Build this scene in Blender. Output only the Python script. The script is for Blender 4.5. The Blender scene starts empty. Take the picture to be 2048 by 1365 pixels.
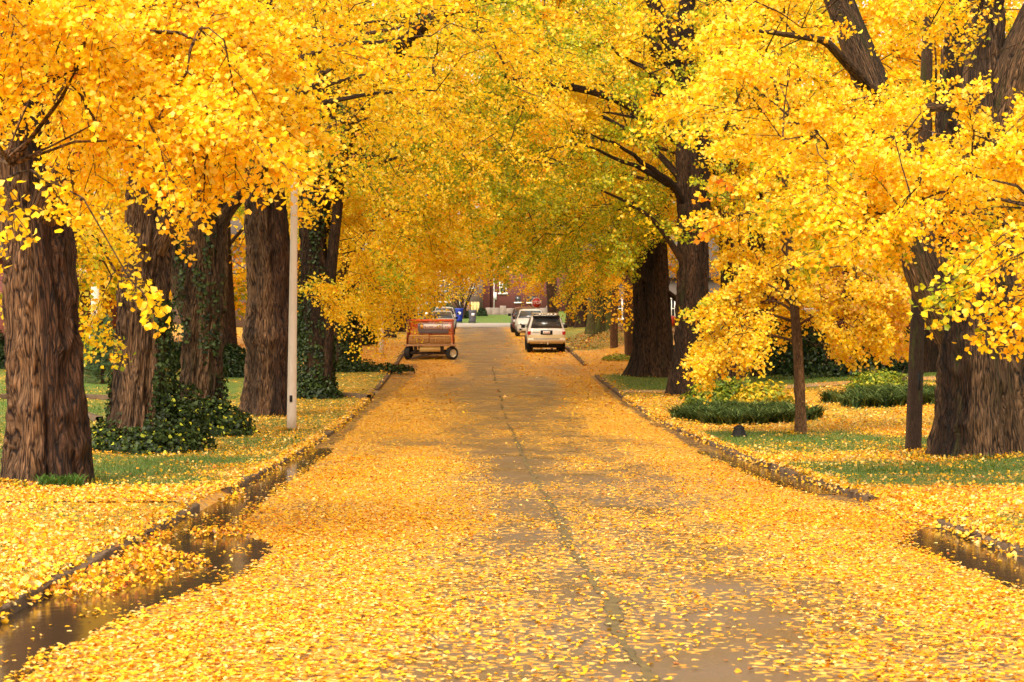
import bpy, math, random
import numpy as np
from mathutils import Vector

# ------------------------------------------------------------------ camera, world, light
scene = bpy.context.scene
FPX = 4000.0                     # focal length in pixels of the 2048 px wide photograph
CAMZ = 1.7
cam_d = bpy.data.cameras.new("camera")
cam_d.lens = FPX / 2048 * 36
cam_d.sensor_width = 36
cam_d.shift_y = -82.5 / 2048
cam_d.clip_start = 0.1
cam_d.clip_end = 3000
cam_d.dof.use_dof = True
cam_d.dof.focus_distance = 42
cam_d.dof.aperture_fstop = 9
cam = bpy.data.objects.new("camera", cam_d)
cam.location = (0, 0, CAMZ)
cam.rotation_euler = (math.radians(90), 0, 0)
scene.collection.objects.link(cam)
scene.camera = cam

SUN_EL, SUN_AZ = 48, 202         # azimuth clockwise from +Y: behind the camera, a little to its left
world = bpy.data.worlds.new("World")
scene.world = world
world.use_nodes = True
wn = world.node_tree
bg = wn.nodes["Background"]
sky = wn.nodes.new("ShaderNodeTexSky")
sky.sky_type = 'NISHITA'
sky.sun_disc = False
sky.sun_elevation = math.radians(SUN_EL)
sky.sun_rotation = math.radians(SUN_AZ)
sky.dust_density = 4.0
sky.air_density = 1.0
sky.ozone_density = 0.4
hs = wn.nodes.new("ShaderNodeHueSaturation")      # a bright overcast: the sky has almost no blue
hs.inputs['Saturation'].default_value = 0.12
wn.links.new(sky.outputs[0], hs.inputs['Color'])
wm_ = wn.nodes.new("ShaderNodeMix"); wm_.data_type = 'RGBA'; wm_.blend_type = 'MULTIPLY'
wm_.inputs[0].default_value = 1.0; wm_.inputs[7].default_value = (1.0, 0.92, 0.78, 1)   # warm white balance of the overcast
wn.links.new(hs.outputs[0], wm_.inputs[6]); wn.links.new(wm_.outputs[2], bg.inputs['Color'])
bg.inputs['Strength'].default_value = 0.15

sun_d = bpy.data.lights.new("sun", 'SUN')
sun_d.energy = 0.9
sun_d.angle = math.radians(40)
sun_d.color = (1.0, 0.93, 0.80)
sun = bpy.data.objects.new("sun", sun_d)
az, el = math.radians(SUN_AZ), math.radians(SUN_EL)
sd = Vector((math.sin(az) * math.cos(el), math.cos(az) * math.cos(el), math.sin(el)))
sun.rotation_euler = sd.to_track_quat('Z', 'Y').to_euler()
sun.location = (0, -20, 40)
scene.collection.objects.link(sun)

scene.view_settings.view_transform = 'Standard'
scene.view_settings.look = 'None'
scene.view_settings.gamma = 1
scene.view_settings.exposure = 1.47
cy = scene.cycles
cy.max_bounces = 7
cy.diffuse_bounces = 5
cy.glossy_bounces = 2
cy.transmission_bounces = 6
cy.transparent_max_bounces = 6
cy.caustics_reflective = False
cy.caustics_refractive = False
cy.sample_clamp_indirect = 8

RNG = np.random.default_rng(7)
random.seed(7)
COL = scene.collection

# ------------------------------------------------------------------ bookkeeping
def tag(o, label=None, cat=None, group=None, kind=None):
    if label: o["label"] = label
    if cat: o["category"] = cat
    if group: o["group"] = group
    if kind: o["kind"] = kind
    return o

def empty(name, loc, rz=0.0):
    o = bpy.data.objects.new(name, None)
    o.empty_display_size = 0.3
    o.location = loc
    o.rotation_euler = (0, 0, rz)
    COL.objects.link(o)
    return o

def mesh_np(name, V, F, mat, parent=None, cols=None, attrs=None, smooth=False, offset=None):
    """V (n,3); F list of (m,k) int arrays; cols (n,3)."""
    if not isinstance(F, (list, tuple)): F = [F]
    V = np.asarray(V, dtype=np.float32)
    if offset is not None: V = V - np.asarray(offset, dtype=np.float32)
    me = bpy.data.meshes.new(name)
    me.vertices.add(len(V))
    me.vertices.foreach_set('co', V.ravel())
    starts, loops, pos = [], [], 0
    for f in F:
        f = np.asarray(f, dtype=np.int32)
        if len(f) == 0: continue
        k = f.shape[1]
        loops.append(f.ravel())
        starts.append(pos + np.arange(len(f), dtype=np.int32) * k)
        pos += f.size
    loops = np.concatenate(loops); starts = np.concatenate(starts)
    me.loops.add(len(loops)); me.loops.foreach_set('vertex_index', loops)
    me.polygons.add(len(starts)); me.polygons.foreach_set('loop_start', starts.astype(np.int32))
    if smooth: me.polygons.foreach_set('use_smooth', np.ones(len(starts), dtype=bool))
    me.update(calc_edges=True)
    if cols is not None:
        a = me.color_attributes.new('Col', 'FLOAT_COLOR', 'POINT')
        c4 = np.ones((len(V), 4), dtype=np.float32); c4[:, :3] = cols
        a.data.foreach_set('color', c4.ravel())
    for an, av in (attrs or {}).items():
        av = np.asarray(av, dtype=np.float32)
        if av.ndim == 1:
            a = me.attributes.new(an, 'FLOAT', 'POINT'); a.data.foreach_set('value', av)
        else:
            a = me.attributes.new(an, 'FLOAT_VECTOR', 'POINT'); a.data.foreach_set('vector', av.ravel())
    me.materials.append(mat)
    o = bpy.data.objects.new(name, me)
    COL.objects.link(o)
    if parent: o.parent = parent
    return o

# ------------------------------------------------------------------ numpy noise
def _h(ix, iy, iz):
    n = (ix * 73856093) ^ (iy * 19349663) ^ (iz * 83492791)
    n = (n ^ (n >> 13)) * 1274126177
    n = n ^ (n >> 16)
    return (n & 0xFFFF) / 65535.0

def vnoise(x, y, z=0.0):
    x, y, z = np.broadcast_arrays(np.asarray(x, float), np.asarray(y, float), np.asarray(z, float))
    ix, iy, iz = np.floor(x).astype(np.int64), np.floor(y).astype(np.int64), np.floor(z).astype(np.int64)
    fx, fy, fz = x - ix, y - iy, z - iz
    fx = fx * fx * (3 - 2 * fx); fy = fy * fy * (3 - 2 * fy); fz = fz * fz * (3 - 2 * fz)
    r = 0
    for a in (0, 1):
        wx = fx if a else 1 - fx
        for b in (0, 1):
            wy = fy if b else 1 - fy
            for c in (0, 1):
                wz = fz if c else 1 - fz
                r = r + wx * wy * wz * _h(ix + a, iy + b, iz + c)
    return r

def fbm(x, y, z=0.0, o=3):
    r, a, t = 0, 1.0, 0
    for i in range(o):
        k = 2.03 ** i
        r = r + a * vnoise(np.asarray(x) * k + 17 * i, np.asarray(y) * k - 9 * i, np.asarray(z) * k + 5 * i)
        t += a; a *= 0.5
    return r / t

def sstep(a, b, x):
    t = np.clip((x - a) / (b - a), 0, 1)
    return t * t * (3 - 2 * t)

# ------------------------------------------------------------------ the lie of the land
_ky = np.array([-60, 0, 10.3, 12.5, 21.9, 33, 45.5, 58, 73, 93, 110, 130, 150, 168, 176, 190, 205, 300, 700])
_kd = np.array([1.2, 1.62, 1.95, 2.02, 2.30, 2.66, 2.94, 3.0, 2.83, 2.38, 2.24, 2.18, 2.1, 1.98, 1.75, 1.15, 1.0, 0.6, -2])
_ty = np.arange(-60, 700, 0.5)
_tz = np.interp(_ty, _ky, _kd)
_g = np.exp(-0.5 * (np.arange(-12, 13) / 5.0) ** 2); _g /= _g.sum()
_tzs = np.convolve(np.pad(_tz, 12, mode='edge'), _g, mode='valid')
def zroad(Y): return CAMZ - np.interp(Y, _ty, _tzs)
def XL(Y): return -2.94 - 0.021 * np.asarray(Y, float)
def XR(Y): return XL(Y) + 7.5
def XC(Y): return XL(Y) + 3.75
KERB = 0.08
def ghz(X, Y):
    X = np.asarray(X, float); Y = np.asarray(Y, float)
    z = zroad(Y)
    dl, dr = XL(Y) - X, X - XR(Y)
    d = np.maximum(dl, dr)
    out = d > 0.0
    street = (Y > 153.5) & (Y < 168.5)
    end = Y >= 168.5
    rise = KERB + 0.055 * np.clip(d - 2.5, 0, 22) + 0.05 * (fbm(X * 0.35, Y * 0.25) - 0.5) * sstep(0.3, 2, d)
    mound = 0.75 * sstep(0.6, 3.0, dr) * sstep(88, 97, Y) * (1 - sstep(112, 122, Y)) * (1 - sstep(6, 10, dr))
    zz = z + np.where(out, rise + mound, 0.0)
    zz = np.where(street, z, zz)
    return np.where(end, z + 0.06 * fbm(X * .3, Y * .3), zz)

def ground_at(px, py):
    Ys = np.arange(9, 330, 0.1)
    X = (px - 1024) * Ys / FPX
    yy = 600 + (CAMZ - ghz(X, Ys)) * FPX / Ys
    i = np.argmax(yy <= py)
    return float(X[i]), float(Ys[i]), float(ghz(X[i], Ys[i]))

# ------------------------------------------------------------------ materials
def new_mat(name):
    m = bpy.data.materials.new(name); m.use_nodes = True
    nt = m.node_tree; nt.nodes.clear()
    out = nt.nodes.new('ShaderNodeOutputMaterial')
    return m, nt, out
def N(nt, t, **kw):
    n = nt.nodes.new(t)
    for k, v in kw.items():
        if k in n.inputs: n.inputs[k].default_value = v
        else: setattr(n, k, v)
    return n
def pbr(name, col, rough=0.6, metal=0.0, spec=0.5, var=0.0, vscale=6.0, bump=0.0, trans=0.0, coat=0.0, emit=None):
    m, nt, out = new_mat(name)
    b = N(nt, 'ShaderNodeBsdfPrincipled')
    b.inputs['Base Color'].default_value = (*col, 1)
    b.inputs['Roughness'].default_value = rough
    b.inputs['Metallic'].default_value = metal
    b.inputs['Specular IOR Level'].default_value = spec
    b.inputs['Transmission Weight'].default_value = trans
    b.inputs['Coat Weight'].default_value = coat
    nt.links.new(b.outputs[0], out.inputs[0])
    if var or bump:
        tc = N(nt, 'ShaderNodeTexCoord'); no = N(nt, 'ShaderNodeTexNoise', Scale=vscale, Detail=5.0)
        nt.links.new(tc.outputs['Object'], no.inputs['Vector'])
        if var:
            mx = N(nt, 'ShaderNodeMix', data_type='RGBA')
            mx.inputs[6].default_value = (*[c * (1 - var) for c in col], 1)
            mx.inputs[7].default_value = (*[min(1, c * (1 + var)) for c in col], 1)
            nt.links.new(no.outputs[0], mx.inputs[0]); nt.links.new(mx.outputs[2], b.inputs['Base Color'])
        if bump:
            bp = N(nt, 'ShaderNodeBump', Strength=bump, Distance=0.02)
            nt.links.new(no.outputs[0], bp.inputs['Height']); nt.links.new(bp.outputs[0], b.inputs['Normal'])
    return m

def leaf_mat(name, trans=0.45, gloss=0.05, grough=0.4):
    m, nt, out = new_mat(name)
    a = N(nt, 'ShaderNodeAttribute', attribute_name='Col')
    d = N(nt, 'ShaderNodeBsdfDiffuse'); t = N(nt, 'ShaderNodeBsdfTranslucent')
    nt.links.new(a.outputs['Color'], d.inputs[0]); nt.links.new(a.outputs['Color'], t.inputs[0])
    m1 = N(nt, 'ShaderNodeMixShader'); m1.inputs[0].default_value = trans
    nt.links.new(d.outputs[0], m1.inputs[1]); nt.links.new(t.outputs[0], m1.inputs[2])
    g = N(nt, 'ShaderNodeBsdfGlossy', Roughness=grough)
    m2 = N(nt, 'ShaderNodeMixShader'); m2.inputs[0].default_value = gloss
    nt.links.new(m1.outputs[0], m2.inputs[1]); nt.links.new(g.outputs[0], m2.inputs[2])
    nt.links.new(m2.outputs[0], out.inputs[0])
    return m
M_LEAF = leaf_mat('ginkgo_leaf', 0.48, 0.02)
M_FALLEN = leaf_mat('fallen_leaf', 0.12, 0.03, 0.4)
M_GREEN = leaf_mat('green_leaf', 0.25, 0.022, 0.45)
M_GRASS = leaf_mat('grass_blade', 0.35, 0.04, 0.5)

def bark_mat(name, light, dark, moss=0.0, mosscol=(0.10, 0.13, 0.02), scale=1.0):
    m, nt, out = new_mat(name)
    a = N(nt, 'ShaderNodeAttribute', attribute_name='bark')
    # warp
    nz = N(nt, 'ShaderNodeTexNoise', Scale=5.0 * scale, Detail=4.0)
    nt.links.new(a.outputs['Vector'], nz.inputs['Vector'])
    wv = N(nt, 'ShaderNodeVectorMath', operation='SCALE'); wv.inputs['Scale'].default_value = 0.16
    nt.links.new(nz.outputs['Color'], wv.inputs[0])
    ad = N(nt, 'ShaderNodeVectorMath', operation='ADD')
    nt.links.new(a.outputs['Vector'], ad.inputs[0]); nt.links.new(wv.outputs[0], ad.inputs[1])
    vo = N(nt, 'ShaderNodeTexVoronoi', feature='DISTANCE_TO_EDGE', Scale=30.0 * scale)
    nt.links.new(ad.outputs[0], vo.inputs['Vector'])
    fi = N(nt, 'ShaderNodeTexNoise', Scale=22.0 * scale, Detail=7.0, Roughness=0.75)
    sq = N(nt, 'ShaderNodeVectorMath', operation='MULTIPLY'); sq.inputs[1].default_value = (1, 1, 1.7)
    nt.links.new(a.outputs['Vector'], sq.inputs[0]); nt.links.new(sq.outputs[0], fi.inputs['Vector'])
    mr0 = N(nt, 'ShaderNodeMapRange'); mr0.inputs['From Max'].default_value = 0.35
    nt.links.new(vo.outputs['Distance'], mr0.inputs['Value'])
    v2 = N(nt, 'ShaderNodeTexNoise', Scale=15.0 * scale, Detail=2.0, Distortion=0.6)
    nt.links.new(ad.outputs[0], v2.inputs['Vector'])
    r1 = N(nt, 'ShaderNodeMath', operation='MULTIPLY_ADD'); r1.inputs[1].default_value = 2.0; r1.inputs[2].default_value = -1.0
    nt.links.new(v2.outputs[0], r1.inputs[0])
    r2_ = N(nt, 'ShaderNodeMath', operation='ABSOLUTE'); nt.links.new(r1.outputs[0], r2_.inputs[0])
    r3_ = N(nt, 'ShaderNodeMapRange'); r3_.inputs['From Max'].default_value = 0.16
    nt.links.new(r2_.outputs[0], r3_.inputs['Value'])
    mr = N(nt, 'ShaderNodeMath', operation='MULTIPLY_ADD'); mr.inputs[1].default_value = 0.75
    hh_ = N(nt, 'ShaderNodeMath', operation='MULTIPLY'); hh_.inputs[1].default_value = 0.42
    nt.links.new(r3_.outputs[0], hh_.inputs[0]); nt.links.new(mr0.outputs[0], mr.inputs[0]); nt.links.new(hh_.outputs[0], mr.inputs[2])
    mul = N(nt, 'ShaderNodeMath', operation='MULTIPLY_ADD'); mul.inputs[1].default_value = 1.25
    nt.links.new(fi.outputs[0], mul.inputs[0]); nt.links.new(mr.outputs[0], mul.inputs[2])
    h = N(nt, 'ShaderNodeMath', operation='MULTIPLY'); h.inputs[1].default_value = 0.47
    nt.links.new(mul.outputs[0], h.inputs[0])
    bg_ = N(nt, 'ShaderNodeTexNoise', Scale=1.6, Detail=3.0)
    nt.links.new(a.outputs['Vector'], bg_.inputs['Vector'])
    cr = N(nt, 'ShaderNodeValToRGB')
    e = cr.color_ramp.elements
    e[0].position = 0.36; e[0].color = (*dark, 1); e[1].position = 0.86; e[1].color = (*light, 1)
    k = cr.color_ramp.elements.new(0.58); k.color = (*[(p * 0.5 + q * 0.5) for p, q in zip(light, dark)], 1)
    nt.links.new(h.outputs[0], cr.inputs[0])
    mx = N(nt, 'ShaderNodeMix', data_type='RGBA', blend_type='MULTIPLY'); mx.inputs[0].default_value = 1.0
    c2 = N(nt, 'ShaderNodeValToRGB')
    c2.color_ramp.elements[0].position = 0.38; c2.color_ramp.elements[0].color = (0.42, 0.38, 0.36, 1)
    c2.color_ramp.elements[1].position = 0.62; c2.color_ramp.elements[1].color = (1.25, 1.12, 1.0, 1)
    nt.links.new(bg_.outputs[0], c2.inputs[0])
    nt.links.new(cr.outputs[0], mx.inputs[6]); nt.links.new(c2.outputs[0], mx.inputs[7])
    last = mx.outputs[2]
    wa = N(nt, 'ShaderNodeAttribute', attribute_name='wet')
    wm = N(nt, 'ShaderNodeMix', data_type='RGBA', blend_type='MULTIPLY'); wm.inputs[7].default_value = (0.34, 0.27, 0.24, 1)  # multiplies the bark colour darker over one side of the trunk
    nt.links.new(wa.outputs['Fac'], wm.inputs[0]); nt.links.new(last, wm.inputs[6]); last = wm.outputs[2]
    if moss > 0:
        mo = N(nt, 'ShaderNodeTexNoise', Scale=4.0, Detail=6.0, Roughness=0.7)
        nt.links.new(a.outputs['Vector'], mo.inputs['Vector'])
        r = N(nt, 'ShaderNodeMapRange'); r.inputs['From Min'].default_value = 0.62 - 0.35 * moss; r.inputs['From Max'].default_value = 0.75 - 0.3 * moss
        nt.links.new(mo.outputs[0], r.inputs['Value'])
        mm = N(nt, 'ShaderNodeMix', data_type='RGBA'); mm.inputs[7].default_value = (*mosscol, 1)
        nt.links.new(r.outputs[0], mm.inputs[0]); nt.links.new(last, mm.inputs[6]); last = mm.outputs[2]
    b = N(nt, 'ShaderNodeBsdfPrincipled', Roughness=0.8)
    b.inputs['Specular IOR Level'].default_value = 0.25
    nt.links.new(last, b.inputs['Base Color'])
    bp = N(nt, 'ShaderNodeBump', Strength=1.0, Distance=0.09)
    nt.links.new(h.outputs[0], bp.inputs['Height']); nt.links.new(bp.outputs[0], b.inputs['Normal'])
    nt.links.new(b.outputs[0], out.inputs[0])
    return m
M_BARK = bark_mat('bark_furrowed', (0.26, 0.155, 0.085), (0.014, 0.006, 0.004), 0.0)
M_BARKG = bark_mat('bark_mossy', (0.22, 0.135, 0.075), (0.012, 0.007, 0.004), 0.22, (0.045, 0.042, 0.012))
M_BARKD = bark_mat('bark_dark', (0.13, 0.072, 0.038), (0.006, 0.003, 0.002), 0.12, (0.03, 0.032, 0.008))
M_BARKY = bark_mat('bark_smooth', (0.27, 0.155, 0.075), (0.07, 0.036, 0.018), 0.0, scale=1.6)
M_BARKM = bark_mat('bark_green', (0.20, 0.19, 0.08), (0.03, 0.03, 0.012), 0.5, (0.17, 0.20, 0.05))
M_TWIG = pbr('twig_bark', (0.075, 0.042, 0.026), 0.8)

def leafy_ground_mat(name, base_a, base_b, wet=False, cell=24.0):
    """surface strewn with leaves: attribute 'dens' is the share of it they cover"""
    m, nt, out = new_mat(name)
    tc = N(nt, 'ShaderNodeTexCoord')
    vo = N(nt, 'ShaderNodeTexVoronoi', feature='F1', Scale=cell, Randomness=1.0)
    nt.links.new(tc.outputs['Object'], vo.inputs['Vector'])
    sep = N(nt, 'ShaderNodeSeparateColor'); nt.links.new(vo.outputs['Color'], sep.inputs[0])
    at = N(nt, 'ShaderNodeAttribute', attribute_name='dens')
    lt = N(nt, 'ShaderNodeMath', operation='LESS_THAN')
    nt.links.new(sep.outputs[0], lt.inputs[0]); nt.links.new(at.outputs['Fac'], lt.inputs[1])
    cr = N(nt, 'ShaderNodeValToRGB'); cr.color_ramp.interpolation = 'LINEAR'
    e = cr.color_ramp.elements
    e[0].position = 0; e[0].color = (0.36, 0.14, 0.015, 1)
    e[1].position = 1; e[1].color = (0.76, 0.46, 0.10, 1)
    for p, c in ((0.2, (0.50, 0.21, 0.012)), (0.5, (0.62, 0.29, 0.018)), (0.8, (0.70, 0.36, 0.04))):
        k = e.new(p); k.color = (*c, 1)
    nt.links.new(sep.outputs[1], cr.inputs[0])
    no = N(nt, 'ShaderNodeTexNoise', Scale=0.8, Detail=6.0, Roughness=0.65)
    nt.links.new(tc.outputs['Object'], no.inputs['Vector'])
    mb = N(nt, 'ShaderNodeMix', data_type='RGBA')
    mb.inputs[6].default_value = (*base_a, 1); mb.inputs[7].default_value = (*base_b, 1)
    nt.links.new(no.outputs[0], mb.inputs[0])
    fine = N(nt, 'ShaderNodeTexNoise', Scale=60.0, Detail=4.0)
    nt.links.new(tc.outputs['Object'], fine.inputs['Vector'])
    mv = N(nt, 'ShaderNodeMix', data_type='RGBA', blend_type='MULTIPLY'); mv.inputs[0].default_value = 0.8
    fr = N(nt, 'ShaderNodeMapRange'); fr.inputs['To Min'].default_value = 0.5; fr.inputs['To Max'].default_value = 1.5
    nt.links.new(fine.outputs[0], fr.inputs['Value'])
    nt.links.new(mb.outputs[2], mv.inputs[6]); nt.links.new(fr.outputs[0], mv.inputs[7])
    mx = N(nt, 'ShaderNodeMix', data_type='RGBA')
    nt.links.new(lt.outputs[0], mx.inputs[0]); nt.links.new(mv.outputs[2], mx.inputs[6]); nt.links.new(cr.outputs[0], mx.inputs[7])
    b = N(nt, 'ShaderNodeBsdfPrincipled')
    nt.links.new(mx.outputs[2], b.inputs['Base Color'])
    rr = N(nt, 'ShaderNodeMix', data_type='FLOAT')
    if wet:
        wr = N(nt, 'ShaderNodeMapRange'); wr.inputs['From Min'].default_value = 0.35; wr.inputs['From Max'].default_value = 0.65
        wr.inputs['To Min'].default_value = 0.20; wr.inputs['To Max'].default_value = 0.46
        nt.links.new(no.outputs[0], wr.inputs['Value']); nt.links.new(wr.outputs[0], rr.inputs[2])
    else:
        rr.inputs[2].default_value = 0.85
    rr.inputs[3].default_value = 0.5
    nt.links.new(lt.outputs[0], rr.inputs[0]); nt.links.new(rr.outputs[0], b.inputs['Roughness'])
    hm = N(nt, 'ShaderNodeMath', operation='MULTIPLY'); nt.links.new(lt.outputs[0], hm.inputs[0]); nt.links.new(sep.outputs[2], hm.inputs[1])
    hf = N(nt, 'ShaderNodeMath', operation='MULTIPLY_ADD'); hf.inputs[1].default_value = 0.25
    nt.links.new(fine.outputs[0], hf.inputs[0]); nt.links.new(hm.outputs[0], hf.inputs[2])
    bp = N(nt, 'ShaderNodeBump', Strength=0.5, Distance=0.02)
    nt.links.new(hf.outputs[0], bp.inputs['Height']); nt.links.new(bp.outputs[0], b.inputs['Normal'])
    nt.links.new(b.outputs[0], out.inputs[0])
    return m
M_ROAD = leafy_ground_mat('wet_asphalt', (0.080, 0.047, 0.026), (0.160, 0.098, 0.054), True)
M_LAWN = leafy_ground_mat('lawn', (0.050, 0.095, 0.004), (0.10, 0.165, 0.008))
M_PATH = leafy_ground_mat('concrete_path', (0.22, 0.17, 0.12), (0.32, 0.25, 0.18))
M_STREET = pbr('pale_concrete', (0.36, 0.30, 0.25), 0.5, var=0.15, vscale=1.0)
M_KERB = pbr('old_kerb', (0.12, 0.072, 0.038), 0.9, var=0.85, vscale=6, bump=1.0)

# ------------------------------------------------------------------ how thick the leaves lie
def dens(X, Y):
    X = np.asarray(X, float); Y = np.asarray(Y, float)
    u = X - XC(Y)
    n = fbm(X * 0.9, Y * 0.28, 3.3, 4)
    n2 = fbm(X * 2.6, Y * 1.1, 9.1, 3)
    # road: bare ribbons down the middle, thick drifts at both sides
    near = 1 - sstep(13, 25, Y)
    far = sstep(44, 60, Y)
    left = sstep(0.3, -1.6, u) if False else 1 - sstep(-2.0, -0.2, u)
    right = sstep(1.3, 2.5, u)
    side = np.maximum(left, right)
    mid = 0.22 * near + 0.26 * (1 - near) * (1 - far) + 0.17 * far
    sd_ = 0.88 * near + 0.80 * (1 - near) * (1 - far) + 0.74 * far
    d = mid + (sd_ - mid) * side
    bare = np.exp(-((Y - 67) / 9.0) ** 2) * (1 - sstep(1.6, 2.7, np.abs(u)))
    d = d * (1 - 0.8 * bare)
    d = np.where(Y > 80, 0.05 + 0.9 * sstep(1.1, 2.0, np.abs(u)) , d)
    d = np.where((Y > 73) & (Y < 82) , np.maximum(d, 0.75 * sstep(0.5, 1.6, np.abs(u))), d)
    d = d + (n - 0.5) * 1.25 + (n2 - 0.5) * 0.7
    # gutters
    gl = u + 3.75; gr = 3.75 - u
    wl = gutter_l(Y); wr = gutter_r(Y)
    heap = leafheap(X, Y)
    d = np.where((gl < wl + (n2 - 0.5) * 0.35) & (Y < 82), np.where(Y < 38, 0.05 + 0.25 * (n2 > .56), 0.22), d)
    d = np.where((gr < wr + (n2 - 0.5) * 0.3) & (Y < 74), 0.10, d)
    d = np.where(heap > 0.02, 1.0, d)
    d = np.where((Y > 153), 0.02, d)
    # seam along the road's middle
    d = np.where(np.abs(u - 0.1) < 0.07, d * 0.7, d)
    # lawns
    out = np.abs(u) > 3.75
    lw = 0.52 + (n - 0.5) * 1.4 + (n2 - 0.5) * 0.6
    L = u < 0
    def patch(y0, y1, v, sideL, x0=3.75, x1=60, soft=0.9, amp=1.3):
        nonlocal lw
        w = sstep(y0 - soft, y0 + soft, Y + (n - .5) * 2 * soft) * (1 - sstep(y1 - soft, y1 + soft, Y + (n2 - .5) * soft))
        w = w * sstep(x0 - 0.3, x0 + 0.5, np.abs(u)) * (1 - sstep(x1 - 0.8, x1 + 0.8, np.abs(u))) * (L if sideL else ~L)
        lw = lw * (1 - w) + w * (v + (n - 0.5) * amp * 0.6 + (n2 - .5) * amp * 0.5)
    patch(-5, 21.5, 0.80, True, soft=0.5)
    patch(21.5, 25, 1.05, True, soft=0.5)
    patch(25, 32.5, 0.12, True, x0=4.2)
    patch(32.5, 40, 0.40, True)
    patch(40, 58, 0.52, True)
    patch(58, 66, 0.50, True)
    patch(66, 76, 0.35, True)
    patch(76, 110, 1.0, True)
    patch(34, 70, 0.12, True, x0=7.0)
    patch(26, 37, 0.30, True, x0=8.5)
    patch(-5, 18.2, 0.85, False, soft=0.4)
    patch(18.2, 20.3, 0.28, False, x0=5, soft=0.3)
    patch(20.3, 25.0, 1.0, False, soft=0.5)
    patch(25.0, 31, 0.16, False, soft=0.6)
    patch(31, 34, 0.75, False, soft=0.5)
    patch(34, 39, 0.22, False)
    patch(37.5, 42, 0.08, False, x1=6.6)
    patch(38.5, 43.5, 1.0, False, x0=7.2, soft=0.5)
    patch(42, 60, 0.85, False)
    patch(63.5, 73.5, 0.02, False, x0=4.0, soft=0.5, amp=0.2)
    patch(73.5, 92, 1.1, False)
    patch(92, 112, 0.40, False)
    patch(112, 150, 0.3, False)
    patch(112, 150, 0.7, True)
    lw = np.where(Y > 153, 0.06, lw)
    return np.clip(np.where(out, lw, d), 0, 1)

def gutter_l(Y):
    return np.interp(Y, [8, 11, 12.5, 14, 15.5, 17, 18.5, 20, 24, 30, 40, 50, 60, 75, 82],
                     [0.52, 0.60, 0.75, 0.95, 1.18, 1.28, 1.0, 0.52, 0.50, 0.42, 0.34, 0.25, 0.45, 0.9, 0.8])
def gutter_r(Y):
    return np.interp(Y, [8, 14, 18, 19.5, 22, 26, 36, 45, 60, 74], [0.3, 0.65, 0.6, 0.1, 0.15, 0.5, 0.42, 0.25, 0.2, 0.1])
HEAPS = [(0.22, 14.2, 0.25, 0.55, 0.12), (0.34, 15.1, 0.33, 0.6, 0.16), (0.50, 16.0, 0.34, 0.40, 0.13), (0.22, 16.8, 0.2, 0.6, 0.10),
         (0.62, 18.6, 0.30, 0.30, 0.11), (0.12, 18.2, 0.12, 0.5, 0.08), (0.15, 23.5, 0.18, 1.0, 0.06)]
def leafheap(X, Y):
    g = X - XL(Y); h = 0
    for gx, gy, sx, sy, a in HEAPS:
        h = h + a * np.exp(-((g - gx) / sx) ** 2 * 1.2 - ((Y - gy) / sy) ** 2 * 1.2)
    h = h * (0.7 + 0.6 * fbm(X * 5, Y * 5, 1.0, 2))
    return np.where(g > 0.0, np.clip(h - 0.015, 0, 1), 0)

# ------------------------------------------------------------------ ground, road, kerbs
def grid_obj(name, cols, Ys, zfun, mat, kind='structure'):
    XX = cols(Ys)                                  # (ny, nx)
    YY = np.repeat(Ys[:, None], XX.shape[1], 1)
    ZZ = zfun(XX, YY)
    ny, nx = XX.shape
    V = np.stack([XX, YY, ZZ], -1).reshape(-1, 3)
    i = np.arange(ny - 1)[:, None] * nx + np.arange(nx - 1)[None]
    F = np.stack([i, i + 1, i + nx + 1, i + nx], -1).reshape(-1, 4)
    o = mesh_np(name, V, F, mat, attrs={'dens': (dens(XX, YY) * 1.0).ravel()}, smooth=True)
    return tag(o, kind=kind)

Yn = np.concatenate([np.arange(-30, 8, 1.0), np.arange(8, 40, 0.12), np.arange(40, 90, 0.25), np.arange(90, 153.6, 0.6)])
uu = np.linspace(0, 7.5, 76)
grid_obj('road', lambda Ys: XL(Ys)[:, None] + uu[None], Yn, lambda X, Y: zroad(Y) - 0.0 * X, M_ROAD)
off = np.concatenate([np.arange(0.13, 6, 0.16), np.arange(6, 16, 0.5), np.arange(16, 60, 3), [80, 140]])
grid_obj('lawn_left', lambda Ys: XL(Ys)[:, None] - off[::-1][None], Yn, ghz, M_LAWN)
grid_obj('lawn_right', lambda Ys: XR(Ys)[:, None] + off[None], Yn, ghz, M_LAWN)
Ye = np.concatenate([np.arange(168.4, 215, 0.8), np.arange(215, 420, 8.0)])
xe = np.concatenate([np.arange(-140, -20, 8), np.arange(-20, 20, 0.8), np.arange(20, 141, 8)])
grid_obj('lawn_far', lambda Ys: np.repeat(xe[None], len(Ys), 0), Ye, ghz, M_LAWN)
Yx = np.arange(153.0, 169.0, 1.0)
grid_obj('cross_street', lambda Ys: np.repeat(xe[None], len(Ys), 0), Yx, lambda X, Y: zroad(Y) + 0.012 + 0 * X, M_STREET)
V = np.array([(-900, -200, -6), (900, -200, -6), (900, 1500, -6), (-900, 1500, -6)], float)
tag(mesh_np('ground', V, np.array([[0, 1, 2, 3]]), pbr('earth', (0.12, 0.10, 0.04), 0.9)), kind='structure')

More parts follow.
